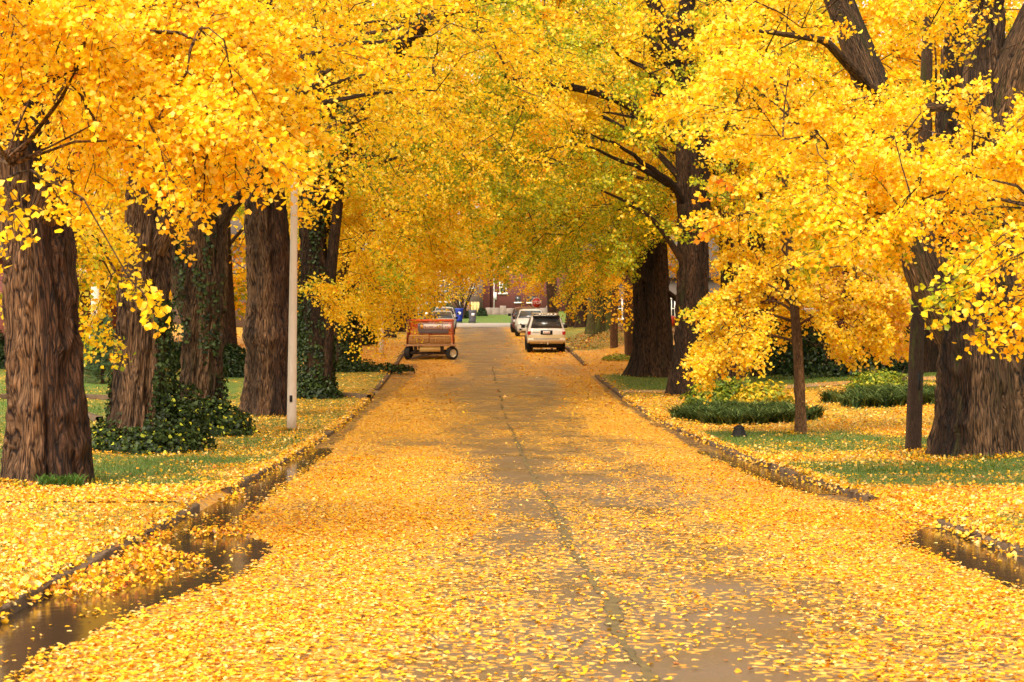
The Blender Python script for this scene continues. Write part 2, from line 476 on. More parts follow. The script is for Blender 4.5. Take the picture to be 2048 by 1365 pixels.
def strip(name, y0, y1, x0, x1, mat, lift=0.018, skew=0.0):
    """a path across the verge from x0 to x1 metres beyond the kerb (negative: left side)"""
    Ys = np.linspace(y0, y1, max(4, int((y1 - y0) / 0.15)))
    n = max(6, int(abs(x1 - x0) / 0.25))
    t = np.linspace(min(x0, x1), max(x0, x1), n)
    def cols(Ys): return (XR(Ys)[:, None] if x1 > 0 else XL(Ys)[:, None]) + t[None]
    def zf(X, Y): return ghz(X, Y) + lift
    XX = cols(Ys); YY = np.repeat(Ys[:, None], XX.shape[1], 1)
    if skew: YY = YY + skew * (np.abs(t)[None] - abs(x0))
    ZZ = zf(XX, YY); ny, nx = XX.shape
    i = np.arange(ny - 1)[:, None] * nx + np.arange(nx - 1)[None]
    F = np.stack([i, i + 1, i + nx + 1, i + nx], -1).reshape(-1, 4)
    o = mesh_np(name, np.stack([XX, YY, ZZ], -1).reshape(-1, 3), F, mat, attrs={'dens': dens(XX, YY).ravel()}, smooth=True)
    return tag(o, kind='structure')
strip('path', 21.9, 24.2, -0.16, -9, M_PATH)
strip('path', 20.4, 23.2, 0.16, 12, M_PATH)
strip('path', 61.6, 63.2, 0.16, 14, M_PATH)
strip('driveway', 76.0, 79.5, 0.16, 14, M_PATH)

def kerb(side, y0, y1):
    Ys = np.arange(y0, y1, 0.12)
    Ys = np.append(Ys, y1)
    seg = np.abs(((Ys + side * 1.3) % 2.4) - 1.2)
    nz = (fbm(Ys * 1.7, side * 3.0) - 0.5)
    joint = np.where(seg > 1.15, 0.02, 0.0) + 0.045 * sstep(0.56, 0.70, fbm(Ys * 0.9, side * 11., 2.))
    x0 = (XL(Ys) if side < 0 else XR(Ys))
    tilt = 0.03 * (fbm(Ys * .4, side * 7.) - .5)
    zr = zroad(Ys)
    pr = []
    inner, outer = x0 - side * 0.0, x0 + side * 0.16
    for (dx, dz) in ((0.0, -0.15), (0.0, 0.06), (0.003, 0.074), (0.012, 0.080), (0.135, 0.084), (0.15, 0.078), (0.152, -0.15)):
        n2 = 0.04 * (fbm(Ys * 5 + dx * 90, dz * 40 + side) - 0.5)
        pr.append(np.stack([x0 + side * (dx + tilt + n2 + joint), Ys, zr + dz + (nz * 0.03 + n2 - joint) * (dz > 0)], -1))
    P = np.stack(pr, 1)
    ny, k = P.shape[:2]
    i = np.arange(ny - 1)[:, None] * k + np.arange(k - 1)[None]
    F = np.stack([i, i + 1, i + k + 1, i + k], -1).reshape(-1, 4)
    cap = [np.arange(k)[None], (np.arange(k) + (ny - 1) * k)[None]]
    o = mesh_np('kerb', P.reshape(-1, 3), [F] + cap, M_KERB)
    return tag(o, kind='structure')
kerb(-1, -20, 21.7); kerb(-1, 24.4, 62.0); kerb(-1, 64, 153.4)
kerb(1, -20, 19.6); kerb(1, 22.9, 73.2); kerb(1, 80.0, 153.4)

def apron(side, y0, y1):
    """dropped kerb where a path or drive meets the road"""
    Ys = np.arange(y0, y1 + .05, 0.1); t = np.array([-0.03, 0.04, 0.10, 0.17, 0.24]); f = np.array([0.002, .025, .055, 0.09, 0.115])
    XX = (XL(Ys) if side < 0 else XR(Ys))[:, None] + side * t[None]; YY = np.repeat(Ys[:, None], 5, 1)
    ZZ = zroad(YY) + f[None]; i = np.arange(len(Ys) - 1)[:, None] * 5 + np.arange(4)[None]
    tag(mesh_np('path', np.stack([XX, YY, ZZ], -1).reshape(-1, 3), np.stack([i, i + 1, i + 6, i + 5], -1).reshape(-1, 4), M_PATH, attrs={'dens': dens(XX + side * .2, YY).ravel()}, smooth=True), kind='structure')
apron(-1, 21.6, 24.5); apron(1, 19.5, 23.0); apron(1, 73.1, 80.1); apron(-1, 61.9, 64.1)

# standing water in the gutters
def water(side, y0, y1):
    Ys = np.arange(y0, y1, 0.1)
    w = (gutter_l(Ys) if side < 0 else gutter_r(Ys)) * (0.95 + 0.5 * (fbm(Ys * 1.3, 4.0 * side) - 0.5)) + 0.1
    t = np.linspace(0, 1, 9)
    XX = (XL(Ys) if side < 0 else XR(Ys))[:, None] - side * t[None] * w[:, None]
    YY = np.repeat(Ys[:, None], 9, 1); ZZ = zroad(YY) + 0.006
    ny, nx = XX.shape
    i = np.arange(ny - 1)[:, None] * nx + np.arange(nx - 1)[None]
    F = np.stack([i, i + 1, i + nx + 1, i + nx], -1).reshape(-1, 4)
    return tag(mesh_np('water', np.stack([XX, YY, ZZ], -1).reshape(-1, 3), F, M_WATER, smooth=True), kind='structure')
M_WATER, nt, out_ = new_mat('gutter_water')
b = N(nt, 'ShaderNodeBsdfPrincipled', Roughness=0.12)
b.inputs['Base Color'].default_value = (0.05, 0.030, 0.016, 1); b.inputs['IOR'].default_value = 1.4
tc = N(nt, 'ShaderNodeTexCoord'); no = N(nt, 'ShaderNodeTexNoise', Scale=5.0, Detail=3.0); bp = N(nt, 'ShaderNodeBump', Strength=0.10, Distance=0.02)
nt.links.new(tc.outputs['Object'], no.inputs['Vector']); nt.links.new(no.outputs[0], bp.inputs['Height'])
nt.links.new(bp.outputs[0], b.inputs['Normal']); nt.links.new(b.outputs[0], out_.inputs[0])
water(-1, 8, 37); water(1, 9, 19.5); water(1, 24.5, 36)

# thin broken seam down the middle, lying just proud of the asphalt
Ys = np.arange(8, 80, 0.05)
wid = 0.010 + (0.038 - 0.018 * sstep(25, 45, Ys)) * sstep(0.30, 0.75, fbm(Ys * 1.4, 8.0)) + 0.02 * fbm(Ys * 9, 3.0)
cx = XC(Ys) + 0.10 + 0.10 * (fbm(Ys * 0.5, 2.0) - .5) + 0.07 * (fbm(Ys * 3, 5.) - .5) + 0.03 * (fbm(Ys * 11, 5.) - .5)
XX = np.stack([cx - wid, cx, cx + wid * (0.5 + fbm(Ys * 6, 1.))], 1); YY = np.repeat(Ys[:, None], 3, 1); ZZ = zroad(YY) + 0.004
i = np.arange(len(Ys) - 1)[:, None] * 3 + np.arange(2)[None]
i = i[fbm(Ys[:-1] * 1.1, 40.) > 0.10 + 0.38 * sstep(20, 60, Ys[:-1])]
tag(mesh_np('road_seam', np.stack([XX, YY, ZZ], -1).reshape(-1, 3), np.stack([i, i + 1, i + 4, i + 3], -1).reshape(-1, 4),
            pbr('tar_and_moss', (0.11, 0.072, 0.018), 0.7, var=0.8, vscale=9)), kind='structure')

# ------------------------------------------------------------------ leaves in bulk
PAL = {k: np.array(v) for k, v in dict(
    gold=(0.88, 0.49, 0.008), yellow=(0.92, 0.62, 0.014), pale=(0.93, 0.72, 0.09), orange=(0.84, 0.34, 0.010), peach=(0.88, 0.52, 0.13),
    fgold=(0.72, 0.37, 0.014), fyellow=(0.80, 0.47, 0.025), fpeach=(0.80, 0.46, 0.12), fpale=(0.86, 0.60, 0.20), forange=(0.66, 0.26, 0.012),
    rust=(0.70, 0.17, 0.02), green=(0.27, 0.32, 0.012), lime=(0.56, 0.52, 0.018), brown=(0.28, 0.11, 0.035), tan=(0.72, 0.50, 0.22)).items()}
def pick(rng, n, weights):
    ks = list(weights); w = np.array([weights[k] for k in ks], float); w /= w.sum()
    idx = rng.choice(len(ks), n, p=w)
    c = np.stack([PAL[k] for k in ks])[idx]
    return np.clip(c * rng.uniform(0.86, 1.1, (n, 1)) * rng.uniform(0.94, 1.06, (n, 3)), 0, 0.95)

FAN = (np.array([(0, 0, 0), (-.48, .52, .10), (-.30, .92, .05), (0, .80, -.04), (.30, .92, .05), (.48, .52, .10)]), [np.array([[0, 3, 2, 1], [0, 5, 4, 3]])])
KITE = (np.array([(0, 0, 0), (-.46, .55, .06), (0, .95, -.03), (.46, .55, .06)]), [np.array([[0, 3, 2, 1]])])
OVAL = (np.array([(0, 0, 0), (-.28, .35, .04), (-.2, .75, .04), (0, 1, 0), (.2, .75, .04), (.28, .35, .04)]), [np.array([[0, 3, 2, 1], [0, 5, 4, 3]])])
STAR = (np.array([(0, 0, 0), (-.5, .2, .08), (-.25, .45, 0), (-.42, .85, .1), (0, .65, 0), (0.05, 1.1, .05), (.42, .85, .1), (.25, .45, 0), (.5, .2, .08)]),
        [np.array([[0, 4, 3, 2], [0, 7, 6, 4]]), np.array([[0, 2, 1], [0, 8, 7], [4, 6, 5], [4, 5, 3]])])
def norm(a): return a / np.maximum(np.linalg.norm(a, axis=-1, keepdims=True), 1e-9)
def leaf_arrays(P, Nn, size, shape, rng, down=0.0):
    n = len(P)
    Nn = norm(Nn)
    R = rng.normal(size=(n, 3)); R[:, 2] -= down * 2.2
    B = norm(R - (R * Nn).sum(1, keepdims=True) * Nn)
    T = np.cross(B, Nn)
    t, Fs = shape
    s = np.asarray(size).reshape(-1, 1, 1) * np.ones((n, 1, 1))
    wob = rng.uniform(0.8, 1.2, (n, 1, 1))
    Vv = P[:, None] + s * (t[None, :, 0:1] * wob * T[:, None] + t[None, :, 1:2] * B[:, None] + t[None, :, 2:3] * rng.uniform(-1.2, 3.2, (n, 1, 1)) * Nn[:, None])
    k = len(t)
    base = (np.arange(n) * k)[:, None, None]
    F = [(base + f[None]).reshape(-1, f.shape[1]) for f in Fs]
    return Vv.reshape(-1, 3), F, k
def leaves_obj(name, P, Nn, size, cols, shape, mat, parent=None, rng=RNG, down=0.0, offset=None):
    Vv, F, k = leaf_arrays(P, Nn, size, shape, rng, down)
    return mesh_np(name, Vv, F, mat, parent, cols=np.repeat(cols, k, 0), offset=offset)

# ------------------------------------------------------------------ tubes
def tube(path, rad, nseg, rough=0.0, lobes=0.0, seed=0.0, flare=0.0, flare_h=0.8, grooves=(), knots=()):
    """returns V, F, bark coords. path (m,3), rad (m,)"""
    path = np.asarray(path, float); rad = np.asarray(rad, float); m = len(path)
    d = np.gradient(path, axis=0); d = norm(d)
    s = np.concatenate([[0], np.cumsum(np.linalg.norm(np.diff(path, axis=0), axis=1))])
    ref = np.array([1.0, 0, 0]) if abs(d[0, 0]) < 0.9 else np.array([0, 1.0, 0])
    u = np.zeros((m, 3)); v = ref
    for i in range(m):
        v = v - (v @ d[i]) * d[i]; v = v / np.linalg.norm(v); u[i] = v
    w = np.cross(d, u)
    th = np.linspace(0, 2 * np.pi, nseg, endpoint=False)
    c, sn = np.cos(th)[None], np.sin(th)[None]
    R = rad[:, None] * np.ones((1, nseg)); S = s[:, None] * np.ones((1, nseg)); r0 = max(rad[0], .02)
    if lobes:
        R = R * (1 + lobes * (fbm(c * 1.3 + seed, sn * 1.3, S * 0.22, 2) - 0.5) * 2)
    if flare:
        fl = np.exp(-S / flare_h)
        R = R * (1 + flare * fl * (0.35 + 1.7 * vnoise(c * 2.6 + seed * 3, sn * 2.6, 0.3) ** 1.5))
    for (a0, wd, dp) in grooves:
        da = (th[None] - math.radians(a0) - 0.10 * np.sin(S * 0.8 + seed) + np.pi) % (2 * np.pi) - np.pi
        R = R * (1 - dp * np.exp(-(da / wd) ** 2))
    for (a0, z0, sz, hgt) in knots:
        da = ((th[None] - math.radians(a0) + np.pi) % (2 * np.pi) - np.pi) * r0
        dd = np.sqrt(da ** 2 + (S - z0) ** 2) / sz
        R = R + hgt * np.exp(-((dd - 1.0) / 0.45) ** 2) - hgt * 1.3 * np.exp(-(dd / 0.6) ** 2)
    if rough:
        bx, by, bz = c * r0 * 9, sn * r0 * 9, S * 1.5
        wq = fbm(bx * .6, by * .6, bz * .8 + seed, 2) * 1.4
        n1 = 1 - np.abs(2 * vnoise(bx + wq, by + wq, bz + seed) - 1)
        n2 = 1 - np.abs(2 * vnoise(bx * 2.1 + 5 + wq, by * 2.1, bz * 1.7 + seed) - 1)
        R = R + rough * ((n1 ** 2 - 0.5) * 1.5 + (n2 - 0.5) * 0.7)
    P = path[:, None] + R[..., None] * (c[..., None] * u[:, None] + sn[..., None] * w[:, None])
    i = np.arange(m - 1)[:, None] * nseg; j = np.arange(nseg)[None]; j2 = (j + 1) % nseg
    F = np.stack([i + j, i + j2, i + nseg + j2, i + nseg + j], -1).reshape(-1, 4)
    bark = np.stack([c * r0 + 0 * S + seed, sn * r0 + 0 * S, S * 0.135], -1).reshape(-1, 3)
    return P.reshape(-1, 3), F, bark
def bez(p0, p1, p2, p3, n):
    t = np.linspace(0, 1, n)[:, None]
    return (1 - t) ** 3 * np.array(p0) + 3 * (1 - t) ** 2 * t * np.array(p1) + 3 * (1 - t) * t * t * np.array(p2) + t ** 3 * np.array(p3)
class Wood:
    def __init__(s): s.V, s.F, s.B, s.W, s.n = [], [], [], [], 0
    def add(s, path, rad, nseg, wet=None, **k):  # the angle range, if given, marks the side with darker bark colour
        v, f, b_ = tube(path, rad, nseg, **k)
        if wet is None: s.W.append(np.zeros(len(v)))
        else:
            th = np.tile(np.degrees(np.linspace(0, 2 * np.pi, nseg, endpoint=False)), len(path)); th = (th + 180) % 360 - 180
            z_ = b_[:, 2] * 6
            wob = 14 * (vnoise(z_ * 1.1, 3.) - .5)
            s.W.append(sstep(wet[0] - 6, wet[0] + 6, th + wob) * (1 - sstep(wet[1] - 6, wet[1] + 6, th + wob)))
        s.V.append(v); s.F.append(f + s.n); s.B.append(b_); s.n += len(v)
    def twigs(s, A, Bp, C, r0, r1):
        """many thin three-sided twigs A->B->C"""
        n = len(A)
        if n == 0: return
        P = np.stack([A, Bp, C], 1); d = norm(C - A)
        ref = np.where(np.abs(d[:, 2:3]) < 0.8, np.array([[0, 0, 1.0]]), np.array([[1.0, 0, 0]]))
        u = norm(np.cross(d, ref)); w = np.cross(d, u)
        th = np.array([0, 2.09, 4.19]); rr = np.array([1, 0.6, 0.2])
        off = (np.cos(th)[None, None, :, None] * u[:, None, None] + np.sin(th)[None, None, :, None] * w[:, None, None])
        r0 = np.asarray(r0).reshape(-1, 1, 1, 1) * np.ones((n, 1, 1, 1))
        V = P[:, :, None] + off * (r0 * rr[None, :, None, None] + r1)
        base = np.arange(n)[:, None, None] * 9
        f = []
        for a in (0, 1):
            for j in range(3):
                f.append([a * 3 + j, a * 3 + (j + 1) % 3, a * 3 + 3 + (j + 1) % 3, a * 3 + 3 + j])
        F = (base + np.array(f)[None]).reshape(-1, 4)
        s.V.append(V.reshape(-1, 3)); s.F.append(F + s.n); s.B.append(V.reshape(-1, 3) * 0.5); s.W.append(np.zeros(n * 9)); s.n += n * 9
    def build(s, name, mat, parent=None, offset=None):
        return mesh_np(name, np.concatenate(s.V), [np.concatenate(s.F)], mat, parent, attrs={'bark': np.concatenate(s.B), 'wet': np.concatenate(s.W)}, smooth=True, offset=offset)

def project(P):
    Y = np.maximum(P[..., 1], 0.5)
    return 1024 + P[..., 0] * FPX / Y, 600 - (P[..., 2] - CAMZ) * FPX / Y

# ------------------------------------------------------------------ sprays of ginkgo leaves
def sprays(P0, D, L, rng, leaf, ntw=8, nk=9, m=3, tint=None, shape=FAN, wood=None, greens=0.0, flat=0.45, pal=None, droop=0.35, spread=0.075):
    """every spray is a drooping frond: a main twig and side twigs, leaves in tufts along them"""
    n = len(P0)
    D = norm(D)
    side = norm(np.cross(D, np.array([0, 0, 1.0])[None] + rng.normal(size=(n, 3)) * 0.25))
    t = (np.arange(ntw) + 0.5) / ntw
    sgn = np.where(np.arange(ntw) % 2 == 0, 1.0, -1.0)
    L = np.asarray(L).reshape(n, 1) * np.ones((n, 1))
    main = P0[:, None] + D[:, None] * (t[None, :, None] * L[..., None])
    main[..., 2] -= droop * L * (t[None] ** 2)
    td = norm(D[:, None] * 0.8 + side[:, None] * (sgn[None, :, None] * rng.uniform(0.5, 1.1, (n, ntw, 1))) + rng.normal(size=(n, ntw, 3)) * 0.22)
    tl = L * rng.uniform(0.35, 0.7, (n, ntw)) * (1.1 - 0.45 * t[None])
    k = (np.arange(nk) + 0.6) / nk
    node = main[:, :, None] + td[:, :, None] * (k[None, None, :, None] * tl[:, :, None, None])
    node[..., 2] -= (droop * 1.1 * tl[:, :, None] * k[None, None] ** 2)
    node = node + rng.normal(size=node.shape) * 0.02
    Pl = node[:, :, :, None] + rng.normal(size=(n, ntw, nk, m, 3)) * spread * np.array([1, 1, 0.8])
    keep = rng.random((n, ntw, nk, m)) < 0.93
    Pn = Pl[keep]
    cnt = len(Pn)
    Nn = rng.normal(size=(cnt, 3)) * 0.62 + np.array([0, -0.38, flat])
    # colour: clumps drift between gold, yellow and green
    x, y, z = Pn[:, 0], Pn[:, 1], Pn[:, 2]
    g = fbm(x * 0.55, y * 0.35, z * 0.55, 2)
    g2 = fbm(x * 1.7 + 9, y * 1.1, z * 1.7, 2)
    pg = np.clip((g - 0.60 + greens) * 3.4, 0, 0.92)
    c = pick(rng, cnt, pal or dict(gold=3, yellow=7.5, orange=0.2, pale=1.6))
    cgold = pick(rng, cnt, dict(gold=4, orange=0.7, yellow=1.5)); w = np.clip((0.42 - g2) * 5, 0, .8)[:, None]
    c = np.where(rng.random((cnt, 1)) < w, cgold, c) if pal is None else c
    cg = pick(rng, cnt, dict(green=3, lime=4))
    c = np.where(rng.random((cnt, 1)) < pg[:, None], cg, c)
    size = leaf * rng.uniform(0.65, 1.25, cnt)
    V, F, kk = leaf_arrays(Pn, Nn, size, shape, rng, down=0.35)
    if wood is not None:
        A = main.reshape(-1, 3); E = node[:, :, -1].reshape(-1, 3); Mi = node[:, :, nk // 2].reshape(-1, 3)
        wood.twigs(A, Mi, E, 0.0035, 0.0015)
        wood.twigs(P0, main[:, ntw // 2], main[:, -1], 0.007, 0.002)
    return V, F, np.repeat(c, kk, 0)
class Leaves:
    def __init__(s): s.V, s.C, s.F, s.n = [], [], {}, 0
    def add(s, vfc):
        V, F, C = vfc
        s.V.append(V); s.C.append(C)
        for f in F: s.F.setdefault(f.shape[1], []).append(f + s.n)
        s.n += len(V)
    def build(s, name, mat, parent=None, offset=None):
        return mesh_np(name, np.concatenate(s.V), [np.concatenate(v) for v in s.F.values()], mat, parent, cols=np.concatenate(s.C), offset=offset)

# height above the ground below which no foliage hangs
def envelope(X, Y, side_low):
    u = X - XC(Y); a = np.abs(u)
    road = np.interp(Y, [0, 45, 62, 90, 104, 112, 150], [7.5, 6.4, 5.2, 4.3, 4.1, 4.0, 4.4]) + 0.9 * (fbm(X * .8, Y * .5, 2.) - .5)
    side = side_low + 1.2 * (fbm(X * 0.6, Y * 0.4, 7.) - 0.5)
    w = sstep(2.0, 4.0, a)
    return road * (1 - w) + side * w

def attach(W, E, pts, r_unit=0.0055):
    """grow branches from the limbs through the spray origins, nearest first"""
    n = len(E); A = list(pts); base_n = len(pts); P = np.array(pts); cost0 = np.zeros(len(P)); par = np.zeros(n, int)
    left = np.arange(n); d = np.linalg.norm(E[:, None] - P[None], axis=-1); best = d.min(1); bi = d.argmin(1)
    done = []
    for _ in range(n):
        k = int(np.argmin(np.where(np.isin(np.arange(n), done, invert=True), best, 1e9))) if False else int(np.argmin(best))
        par[k] = bi[k]; ck = best[k]; done.append(k)
        dd = np.linalg.norm(E - E[k], axis=1) + 0.45 * ck
        upd = dd < np.where(best > 1e8, -1, best); best = np.where(upd, dd, best); bi = np.where(upd, base_n + k, bi)
        best[k] = 1e9
    cnt = np.ones(n)
    for k in reversed(done):
        if par[k] >= base_n: cnt[par[k] - base_n] += cnt[k]
    Q = np.where((par < base_n)[:, None], P[np.minimum(par, base_n - 1)], E[np.maximum(par - base_n, 0)])
    ln = np.linalg.norm(E - Q, axis=1, keepdims=True)
    mid = (E + Q) / 2 + np.array([0, 0, 0.07]) * ln + np.random.default_rng(n).normal(size=E.shape) * 0.07 * ln
    W.twigs(Q, mid, E, np.clip(r_unit * np.sqrt(cnt) * 1.6, 0.006, 0.05), 0.004)
    return Q

def make_tree(name, label, base, r, H=17.0, low=3.4, crown_r=6.5, n_sprays=120, leaf=0.09, seed=1, lean=(0, 0), bark=None, limbs=9, group='ginkgo trees lining the street',
              cat='tree', flare=0.35, shape=KITE, near=False, greens=0.0, extra=None, extra_limbs=(), limb_z=None, spray_L=1.25, fork=None, nseg=None, crown_c=(0, 0), pal=None, burl=None, taper=0.45, dense=(8, 8, 3), grooves=(), knots=(), wet=None):
    rng = np.random.default_rng(seed * 101 + 5)
    bx, by, bz = base
    root = empty(name, base)
    tag(root, label, cat, group)
    bark = bark or M_BARK
    W = Wood()
    nseg = nseg or int(np.clip(r * 2 * np.pi / 0.018 * (28 / max(by, 20)) , 16, 220))
    fine = 0.04 * max(1, by / 30)
    z = np.arange(0, H, fine) if by < 62 else np.linspace(0, H, 60)
    z = z[z < H * 0.8]
    path = np.stack([bx + lean[0] * z + 0.12 * np.sin(z * 0.5 + seed), by + lean[1] * z + 0.12 * np.cos(z * .43 + seed), bz - 0.15 + z], 1)
    rad = r * np.maximum(0.12, 1 - taper * (z / H) - 0.55 * np.clip(z / H - 0.35, 0, 1))
    if burl: rad = rad * (1 + burl[1] * np.exp(-((z - burl[0]) / 0.35) ** 2))
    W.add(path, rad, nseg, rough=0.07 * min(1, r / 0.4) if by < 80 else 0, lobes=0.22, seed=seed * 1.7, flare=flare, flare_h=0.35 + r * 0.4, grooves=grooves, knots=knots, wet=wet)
    def tpt(zz): return np.array([np.interp(zz, z, path[:, 0]), np.interp(zz, z, path[:, 1]), bz + zz])
    def trad(zz): return np.interp(zz, z, rad)
    # limbs
    LP = []
    lz = limb_z or max(low + 0.4, 5.2 if by < 70 else 4.4)
    side = -1 if bx > XC(by) else 1
    for i in range(limbs):
        zz = lz + (H * 0.62 - lz) * (i / max(1, limbs - 1)) ** 1.1
        an = rng.uniform(0, 2 * np.pi) if i % 2 else (0 if side > 0 else np.pi) + rng.uniform(-1.1, 1.1)
        R = crown_r * rng.uniform(0.65, 0.95) * (1 - 0.45 * (zz / H) ** 2)
        p0 = tpt(zz); dx, dy = math.cos(an), math.sin(an)
        up = rng.uniform(0.25, 0.8) * R
        p3 = p0 + np.array([dx * R, dy * R, up])
        pts = bez(p0, p0 + np.array([dx * R * .2, dy * R * .2, up * .55]), p0 + np.array([dx * R * .6, dy * R * .6, up * 1.0]), p3, 14)
        pts += np.cumsum(rng.normal(size=pts.shape) * 0.05, 0) * (np.arange(14) > 0)[:, None]
        rr = trad(zz) * rng.uniform(0.28, 0.42) * np.linspace(1, 0.12, 14)
        W.add(pts, rr, 8 if by < 60 else 5, seed=i + seed)
        LP.append(pts[4:])
    for (pts, r0, r1) in extra_limbs:
        pts = np.array(pts, float)
        tt = np.linspace(0, 1, len(pts)); t2 = np.linspace(0, 1, 40 if near else 14)
        q = np.stack([np.interp(t2, tt, pts[:, k]) for k in range(3)], 1)
        kk = np.ones(5) / 5
        q2 = np.stack([np.convolve(np.pad(q[:, k], 2, mode='edge'), kk, mode='valid') for k in range(3)], 1); q2[0] = q[0]; q2[-1] = q[-1]
        W.add(q2, np.linspace(r0, r1, len(q2)), max(10, int(nseg * 0.6 * r0 / r)), rough=0.02 if r0 > .15 else 0, seed=r0 * 31 + seed)
        LP.append(q2[len(q2) // 3:])
    LP.append(np.stack([tpt(a) for a in np.linspace(max(lz, H * .35), H * 0.78, 10)]))
    # crown
    cz0, cz1 = low, H
    cc = np.array([bx + crown_c[0], by + crown_c[1], bz + (cz0 + cz1) / 2])
    half = np.array([crown_r, crown_r, (cz1 - cz0) / 2])
    P0 = np.zeros((0, 3)); tries = 0
    while len(P0) < n_sprays and tries < 60:
        q = rng.uniform(-1, 1, (n_sprays * 4, 3)); rad_ = np.linalg.norm(q, axis=1)
        q = q[(rad_ < 1) & (rad_ > 0.38 * rng.random(len(q)) ** 0.4)]
        p = cc + q * half
        gz = ghz(p[:, 0], p[:, 1])
        ok = (p[:, 2] - gz) > envelope(p[:, 0], p[:, 1], low) + 0.35
        px, py = project(p)
        vis = (px > -260) & (px < 2310) & (py > -220)
        keep = ok & (vis | (rng.random(len(p)) < 0.10)) & (p[:, 1] > 12.5)
        P0 = np.concatenate([P0, p[keep]]); tries += 1
    P0 = P0[:n_sprays]
    if len(P0) < 3: P0 = cc[None] + rng.normal(size=(3, 3)) * [1, 1, .5]
    ALL = np.concatenate(LP)
    d2 = ((P0[:, None] - ALL[None]) ** 2 * np.array([1, 1, 0.8])).sum(-1) + 0.6 * np.clip(ALL[None, :, 2] - P0[:, None, 2], 0, 9)
    ni = d2.argmin(1); Q = ALL[ni]
    D = P0 - Q; D[:, 2] *= 0.4; D = norm(D) + rng.normal(size=D.shape) * 0.35
    D += 0.5 * norm(P0 - np.array([bx, by, 0]))* [1, 1, 0]
    attach(W, P0, ALL)
    Lv = Leaves()
    big = leaf
    Lv.add(sprays(P0, D, spray_L * rng.uniform(0.7, 1.2, len(P0)), rng, big, dense[0], dense[1], dense[2], shape=shape, greens=greens,
                  wood=W if by < 62 else None, pal=pal, spread=0.075 + 0.35 * max(0, leaf - 0.08)))
    if extra:
        for (E0, ED, EL, kw) in extra:
            # each directed spray hangs from the nearest limb
            attach(W, E0, ALL, 0.004)
            Lv.add(sprays(E0, ED, EL, rng, wood=W, **kw))
    W.build('trunk', bark, root, offset=base)
    Lv.build('crown', M_LEAF, root, offset=base)
    return root

def W_at(px, py, Y):
    return np.stack([(np.asarray(px) - 1024) * Y / FPX, Y * np.ones_like(px, dtype=float), CAMZ - (np.asarray(py) - 600) * Y / FPX], -1)
def inpoly(poly, p):
    c = False; j = len(poly) - 1
    for i in range(len(poly)):
        if (poly[i][1] > p[1]) != (poly[j][1] > p[1]) and p[0] < (poly[j][0] - poly[i][0]) * (p[1] - poly[i][1]) / (poly[j][1] - poly[i][1]) + poly[i][0]: c = not c
        j = i
    return c
def region(rng, n, poly, y0, y1, avoid=()):
    """spray origins spread through the volume seen inside a polygon, between two distances"""
    poly = np.array(poly, float); out = []
    lo, hi = poly.min(0), poly.max(0)
    while len(out) < n:
        p = rng.uniform(lo, hi)
        if inpoly(poly, p) and not any(inpoly(a, p) for a in avoid):
            out.append(W_at(p[0], p[1], rng.uniform(y0, y1)))
    return np.array(out)

# ------------------------------------------------------------------ the near trees
rg = np.random.default_rng(3)
def dirs(n, base, j=0.45):
    return norm(np.array(base)[None] + rg.normal(size=(n, 3)) * j)

# A: big trunk at the left edge
bA = ground_at(74, 968)
SC = lambda px, py, Y: tuple(W_at(px, py, Y))
ext = []
E = region(rg, 80, [(100, -60), (430, -60), (535, 130), (550, 210), (500, 290), (330, 255), (210, 300), (110, 200)], 15.8, 20.5, avoid=[[(180, 90), (270, 60), (290, 190), (180, 190)]])
ext.append((E, dirs(len(E), (0.5, -0.35, -0.25)), rg.uniform(.5, .8, len(E)), dict(leaf=0.052, ntw=9, nk=11, m=4, shape=FAN, droop=0.4, spread=0.06, greens=-0.12, pal=dict(gold=3.5, yellow=7, pale=2, orange=.2))))
E = region(rg, 24, [(-80, -60), (200, -60), (200, 130), (120, 160), (-80, 130)], 15.5, 19, avoid=[[(-80, 30), (90, 20), (100, 90), (-80, 110)]])
ext.append((E, dirs(len(E), (0.2, -0.4, -0.3)), rg.uniform(.5, .8, len(E)), dict(leaf=0.053, ntw=9, nk=10, m=4, shape=FAN, droop=0.4, spread=0.06, greens=-0.08)))
E = W_at(np.array([-40., 60, 10, 260]), np.array([330., 340, 360, 560]), 14.6)
ext.append((E, dirs(len(E), (0.55, -0.1, -0.45), 0.25), np.array([.5, .35, .5, .28]), dict(leaf=0.064, ntw=5, nk=6, m=2, shape=FAN, droop=0.7, spread=0.045)))
E = W_at(np.array([385., 410, 470, 545, 300]), np.array([300., 320, 260, 280, 280]), 16.6)
ext.append((E, dirs(len(E), (0.1, -0.1, -0.9), 0.25), np.array([.4, .35, .4, .45, .4]), dict(leaf=0.06, ntw=6, nk=7, m=2, shape=FAN, droop=0.3, spread=0.045)))
E = region(rg, 16, [(110, 330), (230, 380), (240, 600), (150, 640), (110, 500)], 27, 32)
ext.append((E, dirs(len(E), (0.2, -0.2, -0.4)), rg.uniform(.6, .9, len(E)), dict(leaf=0.075, ntw=7, nk=8, m=3, shape=KITE, greens=0.1)))
limbA = [([SC(70, 470, bA[1]), SC(120, 350, bA[1] - 0.8), SC(200, 200, bA[1] - 2), SC(270, 120, bA[1] - 4), SC(420, 60, bA[1] - 6)], 0.22, 0.04),
         ([SC(10, 250, bA[1]), SC(-10, 170, bA[1] - 1), SC(40, 60, bA[1] - 3), SC(200, -60, bA[1] - 6)], 0.24, 0.06),
         ([SC(110, 400, bA[1] - .2), SC(210, 290, bA[1] - 3), SC(380, 240, bA[1] - 6), SC(540, 300, bA[1] - 7.5)], 0.05, 0.01),
         ([SC(40, 300, bA[1] - .2), SC(-20, 310, bA[1] - 5), SC(20, 330, bA[1] - 9)], 0.035, 0.01)]
